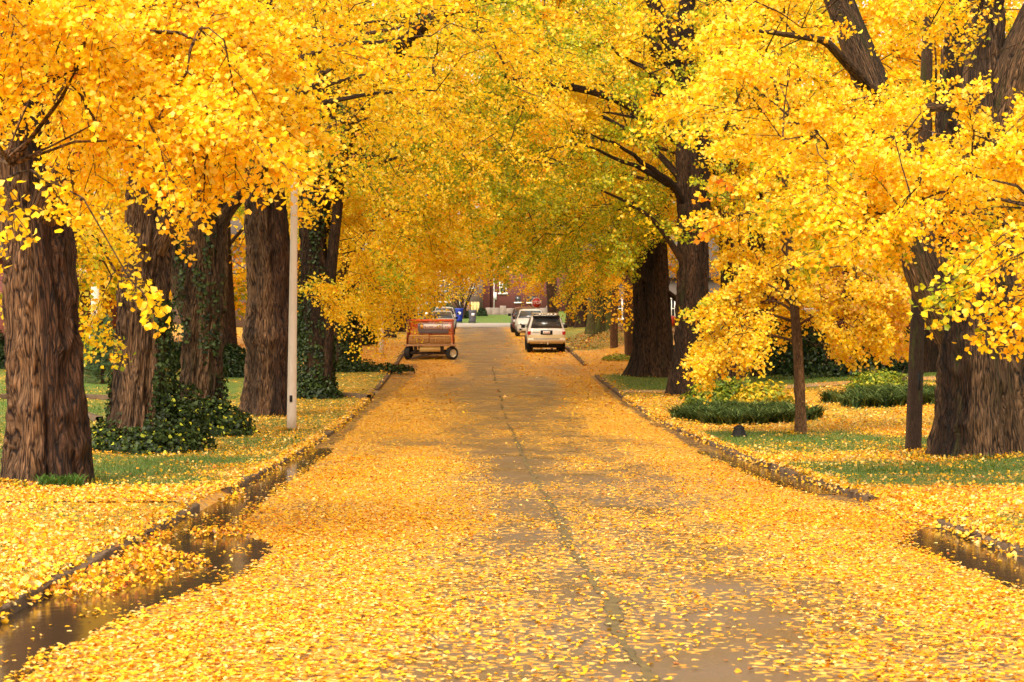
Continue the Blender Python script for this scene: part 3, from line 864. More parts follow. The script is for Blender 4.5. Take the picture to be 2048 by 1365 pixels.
make_tree('ginkgo_tree', 'huge grooved ginkgo, half its bark darker, at the left edge of the lawn', bA, 0.44, H=15, low=4.2, n_sprays=36, leaf=0.075,
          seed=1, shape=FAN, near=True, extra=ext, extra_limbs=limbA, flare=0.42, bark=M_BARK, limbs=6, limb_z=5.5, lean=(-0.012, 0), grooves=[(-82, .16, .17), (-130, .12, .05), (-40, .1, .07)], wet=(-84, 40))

# R: the widest trunk at the right edge
bR = ground_at(1950, 912)
ext = []
AV = [[(1620, -80), (1790, -80), (1830, 190), (1700, 170)], [(1860, 60), (2100, -60), (2100, 200), (2010, 260), (1900, 230)]]
E = region(rg, 78, [(1460, 130), (1560, 90), (1700, 170), (1960, 60), (2100, 220), (2100, 430), (1640, 430), (1570, 320), (1450, 270)], 21, 27.5, avoid=AV)
ext.append((E, dirs(len(E), (-0.6, -0.35, -0.1)), rg.uniform(.6, 1.0, len(E)), dict(leaf=0.055, ntw=9, nk=11, m=4, shape=FAN, droop=0.10, spread=0.048, pal=dict(gold=2.2, yellow=7.5, pale=3, orange=.2), greens=0.04)))
E = region(rg, 34, [(1620, 380), (2120, 370), (2100, 420), (1880, 430), (1760, 460), (1650, 450)], 22, 28)
ext.append((E, dirs(len(E), (-0.55, -0.3, -0.25)), rg.uniform(.5, .85, len(E)), dict(leaf=0.060, ntw=8, nk=9, m=4, shape=FAN, droop=0.18, spread=0.055, greens=0.12)))
E = W_at(np.array([2090., 2060, 2100, 1990, 2080, 2030, 2100, 2110]), np.array([440., 500, 560, 520, 600, 470, 500, 610]), 17.5)
ext.append((E, dirs(len(E), (-0.8, -0.1, -0.3), 0.2), np.array([.7, .6, .65, .6, .5, .8, .9, .4]), dict(leaf=0.06, ntw=7, nk=8, m=3, shape=FAN, droop=0.4, spread=0.05, greens=0.03)))
E = region(rg, 20, [(1460, -60), (2100, -60), (2100, 60), (1540, 60)], 24, 30, avoid=AV)
ext.append((E, dirs(len(E), (-0.5, -0.3, 0.0)), rg.uniform(.6, 1.0, len(E)), dict(leaf=0.062, ntw=8, nk=9, m=4, shape=FAN, droop=.15)))
y = bR[1]
limbR = [([SC(1915, 660, y), SC(1850, 540, y - .3), SC(1810, 380, y - .4), SC(1755, 200, y - .2), SC(1690, 30, y), SC(1610, -160, y), SC(1500, -420, y - .6), SC(1420, -760, y - 1), SC(1400, -1100, y - 1)], 0.40, 0.05),
         ([SC(1975, 330, y), SC(2030, 120, y - .3), SC(2110, -60, y), SC(2230, -400, y), SC(2290, -800, y + .5)], 0.34, 0.06),
         ([SC(1990, 250, y - .1), SC(1900, 210, y - 2.5), SC(1700, 240, y - 5), SC(1450, 260, y - 7)], 0.10, 0.02),
         ([SC(1840, 480, y - .4), SC(1720, 440, y - 2), SC(1600, 430, y - 4), SC(1520, 450, y - 5)], 0.045, 0.008),
         ([SC(1990, 480, y - .4), SC(2060, 420, y - 7), SC(2120, 400, y - 13)], 0.05, 0.015),
         ([SC(1760, 200, y - .3), SC(1650, 80, y - 2), SC(1500, 60, y - 4)], 0.10, 0.02)]
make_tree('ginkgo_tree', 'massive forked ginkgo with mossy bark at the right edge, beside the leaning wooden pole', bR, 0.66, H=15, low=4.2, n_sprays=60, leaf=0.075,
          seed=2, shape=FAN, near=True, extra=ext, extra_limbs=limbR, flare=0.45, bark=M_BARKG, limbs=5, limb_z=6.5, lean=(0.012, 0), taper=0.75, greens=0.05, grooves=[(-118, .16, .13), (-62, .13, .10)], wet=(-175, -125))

# ------------------------------------------------------------------ street trees, from near to far
def st(px, py, wpx, label, **k):
    b_ = ground_at(px, py)
    r = wpx * b_[1] / FPX / 2
    Y = b_[1]
    kw = dict(leaf=0.085 if Y < 50 else (0.10 if Y < 80 else 0.13), shape=FAN if Y < 36 else KITE,
              n_sprays=190 if Y < 80 else 120, spray_L=1.3 if Y < 80 else 1.9)
    kw.update(k)
    if Y >= 80: kw.setdefault('dense', (8, 9, 4))
    kw.setdefault('H', float(np.clip(6 + 0.155 * Y, 12, 19)))
    return make_tree(kw.pop('name', 'ginkgo_tree'), label, b_, r, **kw), b_
def lb(px_py, y0, off):  # helper: limb described by picture points at growing distance offsets
    return [tuple(W_at(p[0], p[1], y0 + o)) for p, o in zip(px_py, off)]

_, bB = st(285, 903, 98, 'thick ginkgo with a knothole and ivy at its base, second trunk from the left edge', seed=11, low=5.0, lean=(0.0, 0), n_sprays=140, bark=M_BARK,
           extra_limbs=[(lb([(310, 500), (350, 410), (420, 320), (500, 200)], ground_at(285, 903)[1], [0, -.3, -1, -2]), 0.20, 0.05)], greens=0.06, limb_z=5, knots=[(-80, 3.55, .13, .06), (-115, 2.9, .2, .05)], grooves=[(-60, .12, .08)])
_, bC = st(398, 868, 82, 'forked ginkgo with ivy up one side, close behind the knotholed trunk', seed=12, low=5.2, bark=M_BARKG,
           extra_limbs=[(lb([(390, 640), (352, 540), (320, 420), (280, 250)], ground_at(398, 868)[1], [0, .3, .5, 1]), 0.28, 0.12),
                        (lb([(420, 480), (470, 400), (540, 330), (640, 200)], ground_at(398, 868)[1], [0, -.3, -1, -2]), 0.16, 0.04)], limb_z=5.2, lean=(0.01, 0))
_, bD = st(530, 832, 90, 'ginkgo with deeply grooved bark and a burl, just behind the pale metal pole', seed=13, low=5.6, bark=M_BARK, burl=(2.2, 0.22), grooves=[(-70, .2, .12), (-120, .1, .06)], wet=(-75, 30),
           extra_limbs=[(lb([(540, 420), (560, 330), (640, 240), (720, 100)], ground_at(530, 832)[1], [0, -.3, -1, -2]), 0.22, 0.06)], limb_z=5.6, n_sprays=240, crown_c=(2, 0), greens=0.14)
_, bE = st(632, 795, 56, 'ginkgo wrapped in dark ivy with a bare second stem, beyond the pale metal pole', seed=14, low=2.7, bark=M_BARKD, n_sprays=300, extra=[(region(rg, 9, [(610, 560), (700, 570), (680, 640), (615, 620)], 49, 54), dirs(9, (.3, -.4, -.3)), rg.uniform(.5, .8, 9), dict(leaf=.07, ntw=7, nk=8, m=3, shape=FAN, droop=.3, spread=.06))],
           crown_c=(2.5, 0), greens=0.22, extra_limbs=[(lb([(650, 780), (655, 650), (660, 560), (668, 470), (690, 300)], ground_at(632, 795)[1], [-.3] * 5), 0.19, 0.13),
                        (lb([(640, 420), (700, 250), (800, 80), (900, 10), (990, -10)], ground_at(632, 795)[1], [0, -2, -5, -8, -10]), 0.26, 0.12)])
def low_sprays(n, poly, y0, y1, d0, **kw):
    E = region(rg, n, poly, y0, y1); a = dict(leaf=0.095, ntw=8, nk=8, m=4, shape=KITE, droop=0.3, spread=0.09); a.update(kw)
    return (E, dirs(len(E), d0), rg.uniform(.9, 1.5, len(E)), a)
_, bF = st(684, 742, 50, 'short-looking ginkgo with a very dark ivy-clad foot, right of the ivy-wrapped trunk', seed=15, low=2.1, bark=M_BARKD, n_sprays=260, crown_c=(2, 0), greens=0.15,
            extra=[low_sprays(90, [(600, 400), (860, 420), (1000, 500), (860, 545), (800, 570), (740, 590), (660, 520)], 60, 78, (.5, -.3, -.15)),
                   low_sprays(34, [(690, 540), (840, 540), (800, 585), (740, 610), (700, 590)], 66, 80, (.4, -.3, -.3))])
st(718, 703, 18, 'slim straight tree with smooth brown bark, left of the thin white pole', name='young_ginkgo_tree', seed=16, low=2.8, bark=M_BARKY, crown_r=4, flare=0.1, group='slim street trees', n_sprays=70)
st(745, 688, 26, 'mossy ginkgo with ivy at its foot directly behind the thin white pole on the left', seed=17, low=2.4, bark=M_BARKM, n_sprays=110, crown_c=(2, 0))
st(780, 676, 26, 'dark-trunked ginkgo left of the hay wagon, leaning outward at its foot', seed=18, low=2.2, bark=M_BARKD, n_sprays=110, crown_c=(2, 0))
st(797, 664, 24, 'dark ginkgo trunk immediately left of the orange netting', seed=19, low=2.6, bark=M_BARKD, n_sprays=100, crown_c=(2.5, 0))
st(812, 658, 20, 'far ginkgo trunk seen over the wagon wheel, second left of the white car', seed=20, low=2.4, bark=M_BARKD, n_sprays=90, crown_c=(2.5, 0), crown_r=6)
st(829, 657, 11, 'straight tan trunk nearest the pale garage at the far left end of the street', seed=21, low=3.2, bark=M_BARKY, n_sprays=60, crown_c=(1, 0), crown_r=5)

_, b2 = st(1378, 792, 66, 'dark-barked ginkgo left of the young tree, its foot behind the end of the grassy bed', seed=31, low=4.0, bark=M_BARKD, n_sprays=300, greens=0.27, grooves=[(-100, .15, .12)], crown_c=(-2, 0),
           extra_limbs=[(lb([(1385, 560), (1340, 480), (1290, 420), (1200, 380)], ground_at(1378, 792)[1], [0, -.5, -1, -2]), 0.12, 0.03),
                        (lb([(1400, 420), (1400, 250), (1350, 100), (1290, -30)], ground_at(1378, 792)[1], [0, 0, -.5, -1]), 0.33, 0.2),
                        (lb([(1395, 300), (1250, 200), (1130, 170), (1010, 155)], ground_at(1378, 792)[1], [0, -1, -3, -5]), 0.16, 0.05)])
st(1458, 768, 48, 'brown ginkgo trunk behind the left half of the young tree', seed=32, low=4.0, bark=M_BARK, n_sprays=150, greens=0.05)
st(1518, 752, 36, 'shadowed ginkgo trunk right behind the stem of the young tree', seed=33, low=4.4, bark=M_BARKD, n_sprays=110)
_, b3 = st(1305, 752, 74, 'stout ginkgo with spreading roots on the small mown lawn right of the road', seed=34, low=3.3, bark=M_BARKD, n_sprays=300, greens=0.27, crown_c=(-2, 0), flare=0.7,
            extra=[low_sprays(80, [(1040, 380), (1380, 330), (1390, 470), (1250, 520), (1120, 530), (1000, 500)], 60, 76, (-.5, -.3, -.1), greens=.30),
                   low_sprays(26, [(1080, 500), (1250, 500), (1240, 560), (1180, 570), (1100, 540)], 72, 86, (-.5, -.3, -.25), greens=0.0)], grooves=[(-110, .2, .2), (-60, .12, .08)],
           extra_limbs=[(lb([(1385, 640), (1350, 590), (1290, 560), (1230, 530)], ground_at(1305, 752)[1], [0, -.2, -.6, -1]), 0.12, 0.04)])
st(1262, 712, 21, 'slim pale-barked tree left of the stout trunk on the mown lawn', name='young_ginkgo_tree', seed=35, low=2.8, bark=M_BARKY, crown_r=5, flare=0.1, group='slim street trees', n_sprays=90)
st(1233, 695, 14, 'thinner brown sapling standing in the leaf litter mound right of the parked cars', name='young_ginkgo_tree', seed=36, low=3.0, bark=M_BARKY, crown_r=4, flare=0.1, group='slim street trees', n_sprays=90)
st(1204, 664, 54, 'broad trunk coated in light green algae on top of the leaf litter mound', seed=37, low=3.2, bark=M_BARKM, n_sprays=120, crown_c=(-2, 0), flare=0.15)
st(1166, 655, 26, 'dark trunk just left of the broad algae-green trunk', seed=38, low=2.8, bark=M_BARKD, n_sprays=100, crown_c=(-2, 0))
st(1142, 654, 26, 'brown ridged trunk directly behind the tan off-roader with the roof lights', seed=39, low=2.9, bark=M_BARK, n_sprays=100, crown_c=(-2.5, 0))
st(1105, 652, 22, 'far ginkgo trunk rising behind the roof of the pale crossover', seed=40, low=2.7, bark=M_BARK, n_sprays=90, crown_c=(-1.5, 0), crown_r=5.5)

# ------------------------------------------------------------------ yard trees behind the verges
def yard(px, py, wpx, label, **k):
    kw = dict(low=1.7, n_sprays=120, group='yellow trees in the front yards', name='yard_tree', limbs=7, leaf=0.17, spray_L=1.8, dense=(8, 8, 3), crown_r=6)
    kw.update(k); return st(px, py, wpx, label, **kw)
yard(120, 742, 30, 'golden yard tree whose crown hangs between the two leftmost big trunks', seed=51, crown_r=5.5, bark=M_BARKD, low=2.2)
yard(455, 716, 26, 'golden yard tree seen between the ivy-sided trunk and the burled trunk', seed=52, crown_r=6, bark=M_BARKD)
yard(-60, 735, 30, 'golden yard tree mostly outside the picture beyond the left edge', seed=53, crown_r=6.5, bark=M_BARKD)
yard(330, 700, 22, 'golden yard tree glimpsed behind the knotholed trunk', seed=54, crown_r=7, H=19, bark=M_BARKD, leaf=.2)
yard(590, 690, 22, 'golden yard tree behind the pale metal pole', seed=55, crown_r=7, H=19, bark=M_BARKD, leaf=.2)
yard(1560, 716, 26, 'bright yellow yard tree behind the top of the young tree', seed=56, crown_r=6.5, bark=M_BARKD, low=3.6, greens=0.0)
yard(1860, 745, 30, 'bright yellow yard tree behind the leaning wooden pole', seed=57, crown_r=6, bark=M_BARKD, low=3.0)
yard(2110, 742, 30, 'bright yellow yard tree beyond the right edge of the massive trunk', seed=58, crown_r=6.5, bark=M_BARKD)
yard(1700, 690, 22, 'tall yellow yard tree far behind the dark hedge', seed=59, crown_r=8, H=20, bark=M_BARKD, leaf=.2, low=3.6)
yard(1400, 672, 18, 'tall yellow yard tree far behind the dark-barked ginkgo', seed=60, crown_r=8, H=20, bark=M_BARKD, leaf=.2, low=3.5)
yard(680, 664, 16, 'tall yellow tree far behind the ivy-clad foot on the left', seed=61, crown_r=8, H=22, bark=M_BARKD, leaf=.22, low=2.5)
yard(1920, 690, 18, 'tall yellow yard tree far behind the massive forked trunk', seed=62, crown_r=8, H=20, bark=M_BARKD, leaf=.2)
# beyond the cross street
def back(X, Y, label, seed, r=0.35, **k):
    kw = dict(H=32, low=8, crown_r=11, n_sprays=110, leaf=0.42, spray_L=3.2, limbs=8, group='big trees behind the far houses', dense=(8, 8, 3))
    kw.update(k)
    return make_tree('maple_tree', label, (X, Y, float(ghz(X, Y))), r, seed=seed, bark=M_BARKD, **kw)
back(-33, 196, 'tall yellow tree behind the far houses, farthest left', 71)
back(-12, 216, 'tall yellow tree rising behind the left brick house', 72)
back(4, 222, 'tall yellow tree behind the gap between the two brick houses', 73)
back(22, 214, 'tall yellow tree rising behind the dark red brick house', 74)
back(42, 198, 'tall yellow tree behind the far houses, farthest right', 75)

# ------------------------------------------------------------------ fallen leaves
def scatter(n, y0, y1, x0f, x1f, rng, power=1.0):
    Y = rng.uniform(y0, y1, n)
    a, b_ = x0f(Y), x1f(Y)
    return a + (b_ - a) * rng.random(n), Y
FPAL = dict(fgold=5.5, fyellow=3, fpale=0.6, forange=2.0, tan=0.5, fpeach=3.5, brown=0.3, rust=0.12)
def fallen(name, zones, zf, mat=M_FALLEN, seed=5, pal=FPAL, dfun=dens):
    rng = np.random.default_rng(seed); L = Leaves()
    for (y0, y1, x0f, x1f, per, size, tilt) in zones:
        ym = np.linspace(y0, y1, 50); area = (y1 - y0) * float(np.mean(np.maximum(x1f(ym) - x0f(ym), 0)))
        X, Y = scatter(int(area * per), y0, y1, x0f, x1f, rng)
        kt = np.maximum(XL(Y) - X, X - XR(Y))
        ok = rng.random(len(X)) < np.where((kt > 0) & (kt < 0.16), 0.8, dfun(X, Y) ** 1.5 + 0.006)
        X, Y = X[ok], Y[ok]; n = len(X)
        Z = zf(X, Y) + rng.uniform(0.006, 0.022, n)
        hp = leafheap(X, Y); Z = Z + hp * rng.random(n) ** 0.5
        tl = tilt * (1 + 6 * (hp > 0.01)) * np.where(rng.random(n) < 0.12, 3.5, 1.0)
        Nn = rng.normal(size=(n, 3)) * tl[:, None] + np.array([0, 0, 1.0])
        c = pick(rng, n, pal)
        # drifts of fresher and older leaves
        w = fbm(X * 0.8, Y * 0.35, 6.0, 3)[:, None]
        c = np.where(rng.random((n, 1)) < np.clip((w - 0.52) * 3, 0, .7 if pal is FPAL else .25), pick(rng, n, dict(forange=3, fgold=3, rust=.4, brown=.4)), c)
        hot = (hp > 0.03)[:, None] & (rng.random((n, 1)) < 0.55)
        c = np.where(hot, pick(rng, n, dict(orange=4, gold=2, rust=1.2, brown=.8)), c)
        V, F, k = leaf_arrays(np.stack([X, Y, Z], -1), Nn, size * rng.uniform(0.6, 1.25, n), FAN if y0 < 30 else KITE, rng)
        L.add((V, F, np.repeat(c, k, 0)))
    return tag(L.build(name, mat), kind='stuff')
fx = lambda Y: 0.262 * Y + 0.6
rl = lambda Y: np.maximum(XL(Y), -fx(Y)); rr_ = lambda Y: np.minimum(XR(Y), fx(Y))
zr2 = lambda X, Y: zroad(Y)
fallen('fallen_leaves', [(8.6, 14, rl, rr_, 1150, 0.037, 0.10), (14, 22, rl, rr_, 800, 0.038, 0.08), (22, 34, rl, rr_, 420, 0.041, 0.07),
                         (34, 52, rl, rr_, 170, 0.047, 0.10), (52, 84, rl, rr_, 34, 0.085, 0.16), (84, 120, rl, rr_, 14, 0.11, 0.2)], zr2, seed=5)
ll = lambda Y: np.minimum(XL(Y) - 0.02, -fx(Y) * 0 - 0.0 + np.maximum(-fx(Y), -40)); l2 = lambda Y: XL(Y) - 0.02
r2 = lambda Y: XR(Y) + 0.02; r3 = lambda Y: np.maximum(fx(Y), XR(Y) + 0.03)
zl = lambda X, Y: np.where(np.maximum(XL(Y) - X, X - XR(Y)) < 0.14, zroad(Y) + 0.078, ghz(X, Y)) + 0.012
def lawnd(X, Y): return dens(X, Y)
fallen('fallen_leaves', [(9, 22, ll, l2, 700, 0.041, 0.3), (22, 36, ll, l2, 380, 0.045, 0.3), (36, 60, ll, l2, 90, 0.062, 0.3), (60, 110, ll, l2, 13, 0.10, 0.3),
                         (12, 26, r2, r3, 640, 0.042, 0.3), (26, 42, r2, r3, 340, 0.047, 0.3), (42, 62, r2, r3, 90, 0.064, 0.3), (62, 110, r2, r3, 14, 0.10, 0.3)], zl, seed=6, dfun=lawnd, pal=dict(fgold=4, fyellow=5, fpale=2.2, forange=.8, tan=.5, fpeach=2.2, brown=.25))
def litter_d(X, Y):
    return 0.9 * sstep(90, 94, Y) * (1 - sstep(108, 114, Y))
fallen('leaf_litter', [(89, 115, lambda Y: XR(Y) + 0.3, lambda Y: XR(Y) + 9, 26, 0.10, 0.6)], ghz, seed=8, pal=dict(brown=5, tan=1.2, rust=1.5, gold=.5), dfun=litter_d)

# leaves gathered against the feet of the trees and on the dropped kerb
rng = np.random.default_rng(21); L = Leaves()
for (b_, r_, n_) in ((bA, .56, 900), (bB, .5, 300), (bD, .62, 420), (bR, .86, 1500), (b2, .62, 260), (b3, .8, 200), (ground_at(1590, 869), .14, 130), (ground_at(1826, 904), .16, 130), (ground_at(583, 862), .12, 120)):
    a = rng.uniform(0, 2 * np.pi, n_); q = r_ * (0.92 + 0.55 * rng.random(n_) ** 2)
    X, Y = b_[0] + q * np.cos(a), b_[1] + q * np.sin(a)
    Z = ghz(X, Y) + 0.015 + 0.085 * rng.random(n_) * np.clip(1.5 - q / r_, 0, 1)
    V, F, k = leaf_arrays(np.stack([X, Y, Z], -1), rng.normal(size=(n_, 3)) * .55 + [0, 0, 1], 0.045 * rng.uniform(.7, 1.3, n_), FAN, rng)
    L.add((V, F, np.repeat(pick(rng, n_, dict(fgold=4, fyellow=3, fpale=1, forange=2, brown=1.2)), k, 0)))
n_ = 1500; Y = rng.uniform(19.6, 23.0, n_); t_ = rng.uniform(-.1, .5, n_); X = XR(Y) + t_
Z = zroad(Y) + np.interp(t_, [-.03, .04, .10, .17, .24, .5], [0.002, .025, .055, 0.09, 0.115, .12]) + .014
V, F, k = leaf_arrays(np.stack([X, Y, Z], -1), rng.normal(size=(n_, 3)) * .25 + [0, 0, 1], 0.042 * rng.uniform(.7, 1.3, n_), FAN, rng)
L.add((V, F, np.repeat(pick(rng, n_, FPAL), k, 0)))
for sd_ in (-1, 1):
    n_ = 7000; Y = 9 + 52 * rng.random(n_) ** 1.3; t_ = rng.uniform(-.05, .2, n_)
    ok = (fbm(Y * 0.8, sd_ * 5.) + .25 * rng.random(n_) > .50) & ~((sd_ > 0) & (Y > 19.5) & (Y < 23.1)) & ~((sd_ < 0) & (Y > 21.6) & (Y < 24.5)); Y, t_ = Y[ok], t_[ok]
    X = (XR(Y) if sd_ > 0 else XL(Y)) + sd_ * t_; Z = zroad(Y) + np.interp(t_, [-.05, -.005, .005, .2], [.012, .05, .092, .095]) + .006
    V, F, k = leaf_arrays(np.stack([X, Y, Z], -1), rng.normal(size=(len(Y), 3)) * .5 + [-sd_ * .3, 0, 1], 0.045 * rng.uniform(.7, 1.3, len(Y)), FAN, rng)
    L.add((V, F, np.repeat(pick(rng, len(Y), FPAL), k, 0)))
tag(L.build('fallen_leaves', M_FALLEN), kind='stuff')

# ------------------------------------------------------------------ grass and other low growth
GRN = [np.array(v) for v in ((0.065, 0.125, 0.004), (0.10, 0.17, 0.006), (0.045, 0.09, 0.004), (0.15, 0.19, 0.010))]
def blades(P, h, w, rng, lean=0.35, cols=GRN, seg=2, droop=0.0, dirs_=None):
    n = len(P)
    an = rng.uniform(0, 2 * np.pi, n)
    d = np.stack([np.cos(an), np.sin(an), np.zeros(n)], -1) if dirs_ is None else dirs_
    s = np.stack([-d[:, 1], d[:, 0], np.zeros(n)], -1)
    ts = np.linspace(0, 1, seg + 1)
    h = np.asarray(h) * rng.uniform(0.6, 1.2, n); V = []
    for t in ts:
        c = P + d * (lean * h * t ** 1.6)[:, None] + np.array([0, 0, 1.0]) * (h * (t - droop * t * t))[:, None]
        ww = w * (1 - t) ** 0.7 * 0.5
        if t < 1: V += [c - s * ww, c + s * ww]
        else: V += [c]
    V = np.stack(V, 1); k = V.shape[1]; b_ = (np.arange(n) * k)[:, None]
    F4 = np.concatenate([b_ + np.array([[2 * i, 2 * i + 1, 2 * i + 3, 2 * i + 2]]) for i in range(seg - 1)]) if seg > 1 else np.zeros((0, 4), int)
    F3 = b_ + np.array([[k - 3, k - 2, k - 1]])
    c = np.stack(cols)[rng.integers(0, len(cols), n)] * rng.uniform(0.7, 1.25, (n, 1))
    return V.reshape(-1, 3), [F4, F3] if len(F4) else [F3], np.repeat(c, k, 0)
rng = np.random.default_rng(12); L = Leaves()
for (y0, y1, a, b_, per, h, w) in [(9.5, 22, ll, l2, 520, 0.06, 0.006), (22, 34, ll, l2, 420, 0.055, 0.008), (34, 60, ll, l2, 90, 0.06, 0.016),
                                  (14, 28, r2, r3, 420, 0.055, 0.007), (28, 44, r2, r3, 260, 0.055, 0.010), (44, 76, r2, r3, 60, 0.06, 0.018)]:
    ym = np.linspace(y0, y1, 50); area = (y1 - y0) * float(np.mean(np.maximum(b_(ym) - a(ym), 0)))
    X, Y = scatter(int(area * per), y0, y1, a, b_, rng)
    d = dens(X, Y); ok = (rng.random(len(X)) > np.clip(d * 1.02 + .0, 0, .97)) & (np.maximum(XL(Y) - X, X - XR(Y)) > 0.16)
    ok &= ~((Y > 21.8) & (Y < 24.3) & (X < 0)) & ~((Y > 20.3) & (Y < 23.3) & (X > 0))
    X, Y = X[ok], Y[ok]
    V, F, C = blades(np.stack([X, Y, ghz(X, Y)], -1), h, w, rng, lean=0.6, seg=1)
    L.add((V, F, C))
for (b_, r_, n_) in ((bA, .58, 500), (bD, .62, 300), (bR, .9, 900), (b3, .85, 300), (ground_at(1590, 869), .16, 90), (ground_at(583, 862), .15, 90)):
    a = rng.uniform(0, 2 * np.pi, n_); q = r_ * (0.95 + 0.4 * rng.random(n_)); X, Y = b_[0] + q * np.cos(a), b_[1] + q * np.sin(a)
    L.add(blades(np.stack([X, Y, ghz(X, Y)], -1), 0.10, 0.012, rng, lean=0.6, seg=1))
tag(L.build('grass', M_GRASS), kind='stuff')

def blob_leaves(n, c, r, rng, shell=0.35, squash=1.0, cut=0.0):
    q = norm(rng.normal(size=(n, 3))); q[:, 2] = np.abs(q[:, 2]) * 1.0 - cut
    bump = 0.78 + 0.45 * fbm(q[:, 0] * 2.6 + c[0], q[:, 1] * 2.6 + c[1], q[:, 2] * 2.6, 3)
    rr = bump * (1 - shell * rng.random(n) ** 2)
    return np.array(c) + q * rr[:, None] * np.array(r), q
def colors(rng, n, cols, v=0.25):
    return np.stack([np.array(c) for c in cols])[rng.integers(0, len(cols), n)] * rng.uniform(1 - v, 1 + v, (n, 1))
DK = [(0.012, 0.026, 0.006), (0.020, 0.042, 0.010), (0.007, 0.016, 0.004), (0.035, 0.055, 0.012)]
def shrub(name, label, cat, loc, r, n, size, cols, shape=OVAL, group=None, seed=1, mat=M_GREEN, parts=1, shell=0.4):
    """bush: woody stems and a crown of leaves"""
    rng = np.random.default_rng(seed)
    root = tag(empty(name, loc), label, cat, group)
    w = Wood()
    for i in range(7):
        a = rng.uniform(0, 6.28); e = np.array(loc) + np.array([math.cos(a) * r[0] * .6, math.sin(a) * r[1] * .6, r[2] * .75])
        w.add(bez(np.array(loc) - [0, 0, .05], np.array(loc) + [0, 0, r[2] * .3], e - [0, 0, r[2] * .2], e, 8), np.linspace(0.02, 0.006, 8), 5)
    w.build('stem', M_TWIG, root, offset=loc)
    L = Leaves()
    for p in range(parts):
        c = np.array(loc, float) + (np.array([rng.uniform(-.5, .5) * r[0], rng.uniform(-.4, .4) * r[1], 0]) if parts > 1 else 0)
        rr = np.array(r) * (rng.uniform(.55, .8) if parts > 1 else 1)
        P, q = blob_leaves(n // parts, c, rr, rng, shell)
        gz = ghz(P[:, 0], P[:, 1]) + 0.03
        P[:, 2] = np.maximum(P[:, 2], gz + 0.1 * rng.random(len(P)))
        V, F, k = leaf_arrays(P, q + rng.normal(size=P.shape) * 0.6 + [0, 0, .3], size * rng.uniform(.6, 1.3, len(P)), shape, rng, down=0.2)
        L.add((V, F, np.repeat(colors(rng, len(P), cols), k, 0)))
    L.build('foliage', mat, root, offset=loc)
    return root

# ivy on trunks -----------------------------------------------------
IVY = [(0.020, 0.036, 0.007), (0.036, 0.060, 0.012), (0.009, 0.018, 0.004), (0.055, 0.085, 0.018)]
def ivy(label, base, r, h, n, size=0.075, mound=None, seed=1, cover=0.6, a0=0.0, extra_cols=()):
    rng = np.random.default_rng(seed); L = Leaves()
    bx, by, bz = base
    m = int(n * 1.6)
    th = rng.uniform(0, 2 * np.pi, m); z = h * rng.random(m) ** (1.3 if h < 4 else 1.0)
    patch = fbm(np.cos(th) * 1.6 + seed, np.sin(th) * 1.6, z * 0.9, 3)
    thr = 1 - cover * (1 - 0.65 * (z / h) ** 1.2)
    ok = patch > (0.28 + 0.42 * thr)
    th, z = th[ok], z[ok]
    R = r * (1 - 0.25 * z / max(h, 5)) * (1 + 0.3 * np.exp(-z / .5)) + rng.uniform(0.03, 0.16, len(th))
    P = np.stack([bx + R * np.cos(th) + (0 if h < 4 else 0), by + R * np.sin(th), bz + z], -1)
    Nn = np.stack([np.cos(th), np.sin(th), 0.3 + 0 * th], -1) + rng.normal(size=(len(th), 3)) * 0.45
    V, F, k = leaf_arrays(P, Nn, size * rng.uniform(.6, 1.3, len(P)), FAN, rng, down=0.6)
    L.add((V, F, np.repeat(colors(rng, len(P), IVY), k, 0)))
    if mound:
        for (dx, dy, rx, ry, rz, cnt) in mound:
            c = (bx + dx, by + dy, float(ghz(bx + dx, by + dy)))
            P, q = blob_leaves(cnt, c, (rx, ry, rz), rng, 0.5)
            P[:, 2] = np.maximum(P[:, 2], ghz(P[:, 0], P[:, 1]) + 0.02 + 0.08 * rng.random(len(P)))
            V, F, k = leaf_arrays(P, q + rng.normal(size=P.shape) * .6 + [0, 0, .4], size * rng.uniform(.6, 1.4, len(P)), FAN, rng, down=0.2)
            cc = colors(rng, len(P), IVY)
            if len(extra_cols):
                msk = rng.random(len(P)) < 0.07
                cc[msk] = colors(rng, int(msk.sum()), extra_cols)
            L.add((V, F, np.repeat(cc, k, 0)))
    o = L.build('ivy', M_GREEN, None, offset=base); o.location = base
    return tag(o, label, 'ivy', 'ivy growing on the left trunks')
YG = [(0.40, 0.42, 0.03), (0.55, 0.50, 0.03)]
ivy('big mound of dark ivy with lime green shoots round the knotholed trunk', bB, 0.43, 2.6, 5200, mound=[(0.1, -0.6, 0.85, 0.7, 0.42, 2000), (0.5, 0.1, 0.7, 0.7, 1.2, 2900), (-0.5, -0.2, 0.5, 0.55, 0.5, 900)], seed=3, cover=0.5, size=0.065, extra_cols=YG)
ivy('dark ivy mound and climbing strands on the forked trunk behind it', bC, 0.45, 4.6, 3000, mound=[(0.2, -0.5, 1.0, 0.8, 0.75, 3400), (0.6, -0.7, 0.5, 0.5, 0.4, 900)], seed=4, cover=0.5, extra_cols=YG)
ivy('dense dark ivy sleeve climbing the trunk beyond the pale metal pole', bE, 0.42, 7.0, 7500, mound=[(0.0, -0.3, .75, .7, 0.7, 1800)], seed=5, cover=0.72, size=0.085)
ivy('dark ivy skirt on the short-looking ginkgo right of the ivy sleeve', bF, 0.5, 3.4, 5000, mound=[(0.2, -0.4, 1.2, .9, 0.5, 1600), (1.6, -0.6, 1.3, .5, 0.28, 900)], seed=6, cover=1.2, size=0.09)
pE = ground_at(583, 862)
